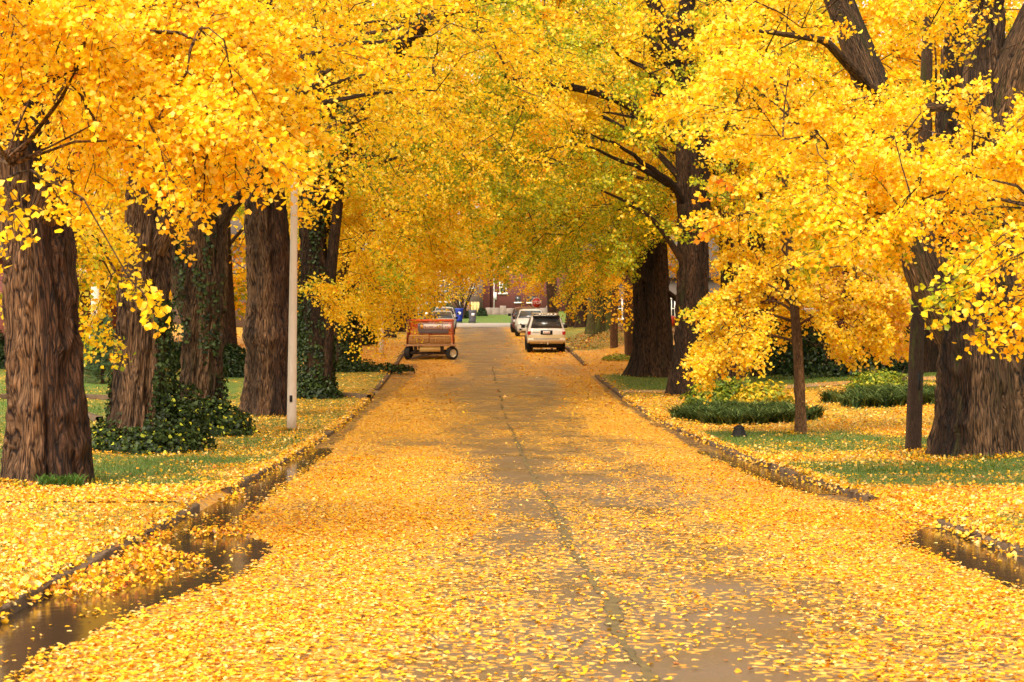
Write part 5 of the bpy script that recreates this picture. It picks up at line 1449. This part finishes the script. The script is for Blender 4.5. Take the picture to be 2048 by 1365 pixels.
b_ = MB(); b_.cyl((-.1, .15, .27), (-.82, -1.3, .07), .03, n=8); b_.cyl((.25, .15, .27), (-.80, -1.3, .07), .022, n=8); b_.build('tow_bar', M_FRAME, wg)
# bales at the front of the deck
b_ = MB(); rb = np.random.default_rng(3)
bale = MB().box(-.92, -.03, .05, .55, .655, 1.0, .05).build('hay_bale', M_HAY, None); bale2 = MB().box(-.02, .90, .06, .56, .655, 1.0, .05).build('hay_bale', M_HAY, None)
for o, t in ((bale, 'left hay bale at the open end of the wagon deck'), (bale2, 'right hay bale at the open end of the wagon deck')):
    o.location = (gx, gy, gz); o.rotation_euler = (0, 0, HEAD); tag(o, t, 'hay bale', 'hay bales on the wagon')
    x0 = -.92 if o is bale else -.02
    t_ = MB(); t_.box(x0 + .02, x0 + .86, .07, .53, .998, 1.035, .02); t_.build('loose_straw', M_HAYT, o)
    s_ = MB()
    for xx in (x0 + .25, x0 + .62): s_.box(xx, xx + .012, .042, .05, .68, .99)
    s_.build('baling_twine', M_HAYT, o)
    P = np.stack([rb.uniform(x0, x0 + .88, 500), rb.uniform(.02, .56, 500), rb.choice([1.03, .9, .8, .7], 500)], -1); P[P[:, 2] < 1, 1] = .045
    D = norm(rb.normal(size=(500, 3)) * [1, .5, .5]) * 0.06; s = norm(np.cross(D, rb.normal(size=D.shape))) * .004
    mesh_np('straw', np.stack([P - s, P + s, P + D], 1).reshape(-1, 3), np.arange(1500).reshape(-1, 3), M_HAYT, o)
# posts and netting round three sides, open diamond mesh
b_ = MB()
for x in (-1.0, 1.0):
    for yy in (.3, 1.5, 2.8, 4.1): b_.cyl((x, yy, .64), (x * .94, yy, 1.68), .028, n=7)
b_.cyl((-.94, 4.1, 1.66), (.94, 4.1, 1.66), .03, n=7)
for x in (-.94, .94): b_.cyl((x, .3, 1.62), (x, 4.1, 1.66), .022, n=7)
b_.cyl((0, 4.1, .64), (0, 4.1, 1.66), .028, n=7)
b_.build('post', M_REDW, wg)
def net(name, o, u, v, nu, nv, w=.011):
    """diamond netting spanning o + a*u + b*v"""
    o, u, v = map(lambda a: np.array(a, float), (o, u, v)); m = MB(); nn = norm(np.cross(u, v))
    for k in range(-nv, nu):
        for sgn in (1, -1):
            pts = []
            for t in (0, 1):
                a = (k + (nv * t if sgn > 0 else nv * (1 - t))) ; pts.append((a, t))
            (a0, t0), (a1, t1) = pts
            # clip to 0..nu
            def at(a): return t0 + (t1 - t0) * (a - a0) / (a1 - a0)
            lo, hi = (a0, t0), (a1, t1)
            q = []
            for a, t in (lo, hi):
                if a < 0: q.append((0, at(0)))
                elif a > nu: q.append((nu, at(nu)))
                else: q.append((a, t))
            if abs(q[0][0] - q[1][0]) < 1e-6: continue
            A = o + u * q[0][0] / nu + v * q[0][1]; B = o + u * q[1][0] / nu + v * q[1][1]
            s = norm(np.cross(norm(B - A), nn)) * w
            m.raw(np.array([A - s, B - s, B + s, A + s]) + nn * 0.003 * sgn, [np.array([0, 1, 2, 3])])
    return m.build(name, M_NET, wg)
net('netting', (-.97, 4.05, .66), (1.94, 0, 0), (0, 0, 1.0), 30, 14, .010)
net('netting', (-1.02, .3, .66), (0, 3.8, 0), (.07, 0, .98), 52, 14, .012)
net('netting', (1.02, .3, .66), (0, 3.8, 0), (-.07, 0, .98), 52, 14, .012)
b_ = MB(); b_.box(-1.0, 1.0, 4.0, 4.04, 1.58, 1.68); b_.build('netting_hem', M_NET, wg)
sg = MB().box(-.62, .75, 3.90, 3.94, 1.06, 1.50, .01).build('sign_board', M_SIGNG, wg)
MB().box(-.36, .46, 3.885, 3.90, 1.24, 1.46).build('sign_panel', M_SIGN, sg)
MB().box(.49, .86, 3.885, 3.90, 1.24, 1.46).build('sign_panel', M_SIGN, sg)
MB().box(-.50, -.38, 3.885, 3.90, 1.26, 1.44).build('sign_picture', pbr('sign_orange', (.75, .35, .03), .6), sg)
t_ = MB(); rt = np.random.default_rng(5)
for (xa, xb) in ((-.32, .42), (.53, .82)):
    x = xa
    while x < xb:
        w_ = rt.uniform(.02, .05)
        t_.box(x, x + w_ * .35, 3.879, 3.8845, 1.29, 1.40); t_.box(x, x + w_, 3.879, 3.8845, 1.29 + rt.choice([0, .05, .09]), 1.31 + rt.choice([0.0, .05, .09]))
        x += w_ + .02
t_.build('sign_lettering', M_SIGNT, sg)

# ------------------------------------------------------------------ poles, caps, sign
def pole(name, label, cat, base, r0, r1, h, lean, mat, extras=None, group=None):
    root = tag(empty(name, base), label, cat, group); b_ = MB(); n = 24
    zz = np.linspace(-.1, h, 14); prof = [(z, r0 + (r1 - r0) * z / h) for z in zz]
    b_.lathe([(-.1, .001)] + prof + [(h, .001)], 20, axis='z'); o = b_.build('shaft', mat, root, smooth=True)
    for v in o.data.vertices: v.co.x += lean[0] * max(0, v.co.z); v.co.y += lean[1] * max(0, v.co.z)
    return root
M_GALV = pbr('pale_painted_steel', (0.56, 0.46, 0.38), 0.5, var=0.14, vscale=2.5)
lp = pole('metal_pole', 'pale bare metal pole with a flat top, in front of the burled trunk', 'pole', pE, 0.105, 0.068, 5.45, (0.012, 0), M_GALV)
MB().lathe([(0.9, .001), (0.9, .10), (1.0, .115), (1.04, .08)], 16, axis='z')
MB().box(-.03, .03, -.125, -.09, 0.62, 0.76, .01).build('access_cover', M_BLACK, lp)
MB().box(0.055, .105, -.03, .03, 1.55, 1.68, .01).build('junction_box', M_BLACK, lp)
MB().lathe([(5.45, .001), (5.45, .073), (5.50, .073), (5.52, .001)], 16, axis='z', c=(.065, 0, 0)).build('cap', M_GALV, lp)
p2 = ground_at(763, 711)
lp2 = pole('metal_pole', 'thin off-white pole on the left verge, between the slim straight tree and the hay wagon', 'pole', p2, 0.11, 0.09, 7, (0, 0), pbr('offwhite_steel', (.62, .56, .44), .5, var=.1))
MB().lathe([(7.0, .001), (7.0, .10), (7.05, .10), (7.07, .001)], 16, axis='z').build('cap', M_GALV, lp2)
M_POLE = bark_mat('pole_wood', (0.26, 0.17, 0.12), (0.075, 0.045, 0.03), 0.1, scale=2.6)
p3 = ground_at(1826, 904)
pr = tag(empty('utility_pole', p3), 'weathered round wooden pole leaning slightly right, just left of the massive forked trunk', 'pole')
w = Wood(); zz = np.linspace(-.1, 9, 90); w.add(np.stack([p3[0] + 0.035 * zz, p3[1] + 0 * zz, p3[2] + zz], -1), 0.135 - 0.006 * np.clip(zz, 0, 9), 28, rough=0.004, seed=3.0); w.build('shaft', M_POLE, pr, offset=p3)
MB().box(0.05, .10, -.135, -.115, 1.05, 1.35, .01).build('tag_plate', M_BLACK, pr)
def capbox(label, px, py, s):
    loc = ground_at(px, py); root = tag(empty('utility_box', loc), label, 'utility box', 'small dark utility boxes in the verges')
    MB().lathe([(-.02, .001), (-.02, .17 * s), (.03, .17 * s), (.05, .14 * s), (.13, .12 * s), (.16, .10 * s)], 14, axis='z').build('base', M_BLACK, root)
    MB().lathe([(.155, .115 * s), (.18, .115 * s), (.23, .05 * s), (.24, .001)], 14, axis='z').build('lid', M_BLACK, root)
capbox('small black domed utility cap in the grass left of the young tree', 1478, 874, 1.0)
capbox('small dark utility cap on the left lawn near the ivy-clad foot', 731, 737, 1.5)
# stop sign at the end of the street
sp = (W_at(1073, 606, 150.)[0], 150.0, float(ghz(W_at(1073, 606, 150.)[0], 150.0)))
ss = tag(empty('stop_sign', sp), 'red octagonal stop sign on a thin post above the roof of the pale crossover', 'sign')
MB().box(-.025, .025, 0.0, .04, -.1, 2.2).build('post', M_GALV, ss)
hz_ = CAMZ - (606 - 600) * 150 / FPX - sp[2]
def octo(R, y, t, mat, nm, par): 
    pts = [(R * math.cos(math.radians(22.5 + 45 * k)), y, hz_ + R * math.sin(math.radians(22.5 + 45 * k))) for k in range(8)]
    return MB().poly(pts, t).build(nm, mat, par)
octo(.40, -.004, .012, M_SIGN, 'border', ss); fc = octo(.37, -.018, .003, pbr('stop_red', (.42, .02, .02), .4), 'face', ss)
t = bpy.data.curves.new('lettering', 'FONT'); t.body = 'STOP'; t.size = .30; t.extrude = .003; t.align_x = 'CENTER'; t.align_y = 'CENTER'; t.materials.append(M_SIGN)
o = bpy.data.objects.new('lettering', t); COL.objects.link(o); bpy.context.view_layer.update()
me_ = bpy.data.meshes.new_from_object(o); bpy.data.objects.remove(o); o = bpy.data.objects.new('lettering', me_); COL.objects.link(o); o.parent = fc; o.location = (0, -.024, hz_); o.rotation_euler = (math.radians(90), 0, 0)

# bins ---------------------------------------------------------------------------------
def bin_(label, px, py, col, h=1.05):
    loc = ground_at(px, py); root = tag(empty('wheelie_bin', loc, 0.15), label, 'bin', 'wheelie bins by the cross street')
    m = pbr('bin_plastic', col, .45)
    V = []
    for (z, w, d) in ((.06, .22, .26), (.25, .24, .29), (h - .12, .30, .36), (h - .06, .32, .38)):
        V += [(-w, -d, z), (w, -d, z), (w, d, z), (-w, d, z)]
    F = [[r * 4 + j, r * 4 + (j + 1) % 4, r * 4 + 4 + (j + 1) % 4, r * 4 + 4 + j] for r in range(3) for j in range(4)]
    MB().raw(V, [np.array(F), np.array([3, 2, 1, 0]), np.array([12, 13, 14, 15])]).build('body', m, root)
    MB().box(-.33, .33, -.40, .40, h - .058, h, .025).build('lid', m, root)
    for sx in (-1, 1): MB().cyl((sx * .25 - .03, .30, .11), (sx * .25 + .03, .30, .11), .11, n=14).build('wheel', M_RUBBER, root)
    MB().cyl((-.25, .43, h - .12), (.25, .43, h - .12), .018, n=8).build('handle', m, root)
    MB().box(-.12, .12, -.372, -.365, h * .55, h * .75).build('label_plate', M_PLATE, root)
bin_('bright blue wheelie bin left of the grey one, beyond the white car', 918, 646.2, (0.012, 0.035, 0.30), 1.2)
bin_('grey wheelie bin standing alone on the grass at the far kerb', 945, 647, (0.075, 0.072, 0.085), 1.12)
bin_('dark green-grey wheelie bin in front of the pale garage', 853, 646.5, (0.03, 0.04, 0.035), 1.2)

# ------------------------------------------------------------------ houses
def brick(name, c1, c2, mortar):
    m, nt, out = new_mat(name)
    g = N(nt, 'ShaderNodeTexCoord'); sx = N(nt, 'ShaderNodeSeparateXYZ'); nt.links.new(g.outputs['Object'], sx.inputs[0])
    ad = N(nt, 'ShaderNodeMath', operation='ADD'); nt.links.new(sx.outputs[0], ad.inputs[0]); nt.links.new(sx.outputs[1], ad.inputs[1])
    cb = N(nt, 'ShaderNodeCombineXYZ'); nt.links.new(ad.outputs[0], cb.inputs[0]); nt.links.new(sx.outputs[2], cb.inputs[1])
    br = N(nt, 'ShaderNodeTexBrick', Scale=1.0); br.inputs['Brick Width'].default_value = .24; br.inputs['Row Height'].default_value = .08; br.inputs['Mortar Size'].default_value = .008
    br.inputs['Color1'].default_value = (*c1, 1); br.inputs['Color2'].default_value = (*c2, 1); br.inputs['Mortar'].default_value = (*mortar, 1)
    nt.links.new(cb.outputs[0], br.inputs['Vector'])
    b = N(nt, 'ShaderNodeBsdfPrincipled', Roughness=.85); nt.links.new(br.outputs[0], b.inputs['Base Color']); nt.links.new(b.outputs[0], out.inputs[0])
    return m
M_BR1 = brick('brown_brick', (0.26, 0.115, 0.075), (0.20, 0.085, 0.06), (0.24, 0.17, 0.13))
M_BR2 = brick('dark_red_brick', (0.165, 0.038, 0.030), (0.12, 0.028, 0.024), (0.13, 0.06, 0.05))
M_TRIM = pbr('white_trim', (0.78, 0.74, 0.68), 0.6)
M_SLATE = pbr('roof_shingle', (0.10, 0.075, 0.06), 0.9, var=.4, vscale=4)
M_WG = pbr('window_glass', (0.03, 0.028, 0.03), 0.08, spec=.8)
M_PALE = pbr('pale_siding', (0.55, 0.46, 0.38), 0.8, var=.12, vscale=2)
M_STONE = pbr('rough_stone', (0.20, 0.15, 0.12), 0.9, var=.6, vscale=2.2, bump=1.0)
def house(name, label, x0, x1, y0, y1, z0, h, wall, wins, roof_h=2.8, ridge='x', gutter=()):
    root = tag(empty(name, ((x0 + x1) / 2, y0, z0)), label, 'house'); ox, oy = (x0 + x1) / 2, y0
    a0, a1, b1 = x0 - ox, x1 - ox, y1 - oy
    MB().box(a0, a1, 0, b1, -1.2, h).build('wall', wall, root)
    r = MB(); e = .45
    if ridge == 'x':
        V = [(a0 - e, -e, h), (a1 + e, -e, h), (a1 + e, b1 + e, h), (a0 - e, b1 + e, h), (a0 - e, b1 / 2, h + roof_h), (a1 + e, b1 / 2, h + roof_h)]
        r.raw(V, [np.array([[0, 1, 5, 4], [2, 3, 4, 5], [3, 2, 1, 0]]), np.array([[0, 4, 3], [1, 2, 5]])])
    else:
        V = [(a0 - e, -e, h), (a1 + e, -e, h), (a1 + e, b1 + e, h), (a0 - e, b1 + e, h), ((a0 + a1) / 2, -e, h + roof_h), ((a0 + a1) / 2, b1 + e, h + roof_h)]
        r.raw(V, [np.array([[0, 4, 5, 3], [1, 2, 5, 4], [3, 2, 1, 0]]), np.array([[0, 1, 4], [2, 3, 5]])])
    rf = r.build('roof', M_SLATE, root)
    MB().box(a0 + 1, a0 + 1.7, b1 / 2 - .3, b1 / 2 + .4, h + roof_h * .4, h + roof_h + .9).build('chimney', wall, rf)
    for (wx, wz, ww, wh, cols_) in wins:
        wx -= ox
        g = MB(); g.box(wx - ww / 2, wx + ww / 2, -.02, .06, wz, wz + wh); w_ = g.build('window', M_WG, root)
        f = MB(); t = .09
        if cols_ == 0:
            MB().box(wx - ww / 2 - .12, wx + ww / 2 + .12, -.14, .0, wz - .13, wz).build('sill', M_TRIM, w_); continue
        for q in range(cols_ + 1):
            xx = wx - ww / 2 + ww * q / cols_; f.box(xx - t / 2, xx + t / 2, -.07, -.022, wz - .0, wz + wh)
        f.box(wx - ww / 2 - t / 2, wx + ww / 2 + t / 2, -.075, -.022, wz + wh, wz + wh + .10)
        f.box(wx - ww / 2, wx + ww / 2, -.055, -.022, wz + wh * .5 - .03, wz + wh * .5 + .03)
        for q in range(cols_):
            xm = wx - ww / 2 + ww * (q + .5) / cols_; f.box(xm - .02, xm + .02, -.045, -.022, wz, wz + wh)
        f.build('frame', M_TRIM, w_)
        MB().box(wx - ww / 2 - .18, wx + ww / 2 + .18, -.14, .0, wz - .16, wz).build('sill', M_TRIM, w_)
    for gx_ in gutter:
        MB().cyl((gx_ - ox, -.06, -.6), (gx_ - ox, -.06, h), .055, n=8).build('downspout', M_TRIM, root)
    return root
def X_(px, Y): return (px - 1024) * Y / FPX
Yh = 188.0; zg = float(ghz(-5, Yh))
house('brick_house', 'brown brick house with a tall paired white window at the far end of the street', X_(852, Yh), X_(921, Yh), Yh, Yh + 9, zg, 6.3, M_BR1,
      [(X_(881, Yh), CAMZ - (603 - 600) * Yh / FPX - zg, 1.65, 1.9, 2), (X_(881, Yh), 3.9, 1.65, 1.6, 2)], gutter=(X_(919.5, Yh),))
Yh2 = 192.0; zg2 = float(ghz(1, Yh2))
h2 = house('brick_house', 'dark red brick house with small white windows and a rough stone wall in front', X_(966, Yh2), X_(1150, Yh2), Yh2, Yh2 + 10, zg2, 6.6, M_BR2,
      [(X_(1006, Yh2), CAMZ + (600 - 586) * Yh2 / FPX - zg2, .60, 1.05, 1), (X_(1036, Yh2), CAMZ - 4 * Yh2 / FPX - zg2 - .02, .5, .55, 0), (X_(1063, Yh2), CAMZ - 5 * Yh2 / FPX - zg2, .75, .6, 0), (X_(1006, Yh2), 4.3, .7, 1.2, 1), (X_(1060, Yh2), 4.3, .7, 1.2, 1)],
      gutter=(X_(988, Yh2),))
MB().box(X_(988, Yh2) - (X_(966, Yh2) + X_(1150, Yh2)) / 2 - .05, X_(988, Yh2) - (X_(966, Yh2) + X_(1150, Yh2)) / 2 + .25, -.12, 0, CAMZ - zg2 - .6 * 0, CAMZ - zg2 + .7).build('meter_box', M_TRIM, h2)
b_ = MB(); b_.box(X_(975, Yh2) - (X_(966, Yh2) + X_(1150, Yh2)) / 2, X_(980, Yh2) - (X_(966, Yh2) + X_(1150, Yh2)) / 2, -.5, 0, -.5, 6.2); b_.build('chimney_breast', M_BR2, h2)
hs_ = house('garage', 'pale garage with a dark upper opening at the far left, behind the dark bin', X_(770, 183), X_(851, 183), 183, 190, float(ghz(-10, 183)), 2.9, M_PALE, [(X_(846, 183), 1.1, .5, .7, 1)], roof_h=1.4)
# rough stone garden wall with taller piers
b_ = MB(); Yw = 184.0; zw = float(ghz(0, Yw)); rs = np.random.default_rng(8)
x = X_(971, Yw) ; ox = x
while x < X_(1105, Yw):
    w_ = rs.uniform(.35, .9); hh = rs.uniform(.58, .66) + (0.22 if rs.random() < .2 else 0)
    b_.box(x - ox, x - ox + w_ - .004, 0, .4, -.3, hh, .03); x += w_
o = b_.build('stone_wall', M_STONE, None); o.location = (ox, Yw, zw); tag(o, 'low rough stone garden wall with raised piers in front of the dark red house', 'wall')
# picket fence between the houses
Yf = 187.0; zf_ = float(ghz(-4, Yf)); fr = tag(empty('picket_fence', (X_(942, Yf), Yf, zf_)), 'short yellow picket fence in the gap between the two brick houses', 'fence')
M_PICK = pbr('yellow_wood', (0.72, 0.52, 0.20), .7)
b_ = MB()
for k in range(6):
    x0 = k * .135; b_.poly([(x0, -.03, -.1), (x0 + .09, -.03, -.1), (x0 + .09, -.03, 1.0), (x0 + .045, -.03, 1.08), (x0, -.03, 1.0)], -.03)
b_.build('picket', M_PICK, fr); b_ = MB()
for z in (.25, .8): b_.box(-.05, .82, 0.002, .04, z, z + .07)
b_.build('rail', M_PICK, fr)
o = MB().box(0, X_(943, Yf) - X_(922, Yf), 0, .05, -.2, 1.05).build('board_fence', pbr('brown_boards', (.20, .10, .06), .85, var=.3, vscale=5), None)
o.location = (X_(922, Yf), Yf, zf_); tag(o, 'plain brown board fence left of the yellow pickets', 'fence')
# back building between the houses
house('rear_house', 'drab house set back in the gap between the two brick houses', X_(905, 205), X_(985, 205), 205, 212, float(ghz(-4, 205)), 5.0, pbr('drab_siding', (.19, .13, .10), .9, var=.2, vscale=1.5), [(X_(938, 205), 2.2, .9, 1.2, 2)])
shrub('clipped_shrub', 'rounded clipped green shrub under the tall paired window', 'shrub', (X_(878, 180), 180.0, float(ghz(-6, 180))), (1.75, 1.1, 1.25), 5200, 0.15, [(0.035, 0.07, 0.02), (0.05, 0.09, 0.03), (0.08, 0.12, 0.04)], seed=60, shell=.2)
shrub('clipped_shrub', 'small dark shrub against the end of the stone wall', 'shrub', (X_(964, 182), 182.0, float(ghz(-3, 182))), (.5, .5, .75), 900, 0.12, DK, seed=61)
shrub('clipped_shrub', 'small dark shrub at the foot of the bare-branched little tree', 'shrub', (X_(930, 178), 178.0, float(ghz(-3, 178))), (.8, .6, .65), 1200, 0.12, DK, seed=62)
# little half-bare tree in front of the left house
tb = (X_(925, 177), 177.0, float(ghz(X_(925, 177), 177)))
rt = tag(empty('small_tree', tb), 'little half-bare tree with forked dark stems in front of the brown brick house', 'tree'); rg = np.random.default_rng(4); w = Wood(); tips = []
for k in range(7):
    a = rg.uniform(-1, 1); e = np.array(tb) + [a * 2.0, rg.uniform(-.8, .8), rg.uniform(2.2, 4.2)]
    p = bez(tb, np.array(tb) + [a * .2, 0, .9], e - [a * .6, 0, .8], e, 12); w.add(p, np.linspace(.10, .02, 12), 6); tips.append(p[5:])
T = np.concatenate(tips); n = 120; A = T[rg.integers(0, len(T), n)]; E = A + rg.normal(size=(n, 3)) * [.5, .4, .35] + [0, 0, .25]; w.twigs(A, (A + E) / 2, E, .015, .006)
w.build('trunk', M_BARKD, rt, offset=tb)
P = E[rg.integers(0, n, 900)] + rg.normal(size=(900, 3)) * .15
leaves_obj('crown', P, rg.normal(size=(900, 3)) + [0, -.3, .4], .11, pick(rg, 900, dict(gold=2, tan=2, lime=1, brown=1)), KITE, M_LEAF, rt, rng=rg, offset=tb)
# house on the far left behind the lawn: porch with a white column
Yp = 82.0; xh = X_(60, Yp); zp = float(ghz(xh, Yp))
lh = house('porch_house', 'dark brick house with a white porch column, glimpsed right of the leftmost big trunk', xh - 7, xh + 3.2, Yp, Yp + 9, zp, 3.6, M_BR2, [(xh + 1.0, 1.0, 1.1, 1.4, 2)], roof_h=2.8)
MB().box(1.6, 5.3, -2.2, -.46, 2.9, 3.1).build('porch_roof', M_TRIM, lh)
for cxp in (3.45, 5.0):
    c = MB(); c.box(cxp - .16, cxp + .16, -2.1, -1.78, .9, 2.9, .02); c.box(cxp - .22, cxp + .22, -2.16, -1.72, -.2, .9); c.build('porch_column', M_TRIM, lh)
# houses beyond the right lawns
Yq = 95.0; xq = X_(1760, Yq)
house('side_house', 'dark red brick house hidden behind the trees of the right lawn', xq - 6, xq + 7, Yq, Yq + 9, float(ghz(xq, Yq)), 5.5, M_BR2, [(xq - 3, 1.2, 1.2, 1.4, 2), (xq + 3, 1.2, 1.2, 1.4, 2)])
Yq = 140.0; xq = X_(1250, Yq)
house('side_house', 'distant brown house with white-trimmed windows, glimpsed between the two slim right-hand trees', xq - 2.5, xq + 7, Yq, Yq + 8, float(ghz(xq, Yq)), 3.4, pbr('brown_grey_siding', (.10, .075, .06), .85), [(xq - .6, .6, .8, 1.3, 1), (xq + 3, .6, 1, 1.3, 2)])
Yq = 120.0; xq = X_(560, Yq)
house('side_house', 'dark brown house hidden behind the trees of the left lawn', xq - 9, xq + 4, Yq, Yq + 9, float(ghz(xq, Yq)), 5.5, pbr('brown_siding', (.10, .06, .04), .85, var=.2), [(xq, 1.2, 1.2, 1.4, 2), (xq - 5, 1.2, 1.2, 1.4, 2)])
# red rounded thing on the far lawn
rl_ = ground_at(1343, 653)
o = MB(); o.lathe([(0.02, .001), (0.0, .20), (.12, .33), (.28, .36), (.44, .30), (.52, .14), (.53, .001)], 18, axis='z'); o = o.build('plastic_tub', pbr('red_plastic', (.62, .06, .02), .4), None, smooth=True); o.location = rl_
tag(o, 'small rounded red tub on the far lawn between the stout trunk and the dark-barked one', 'tub')
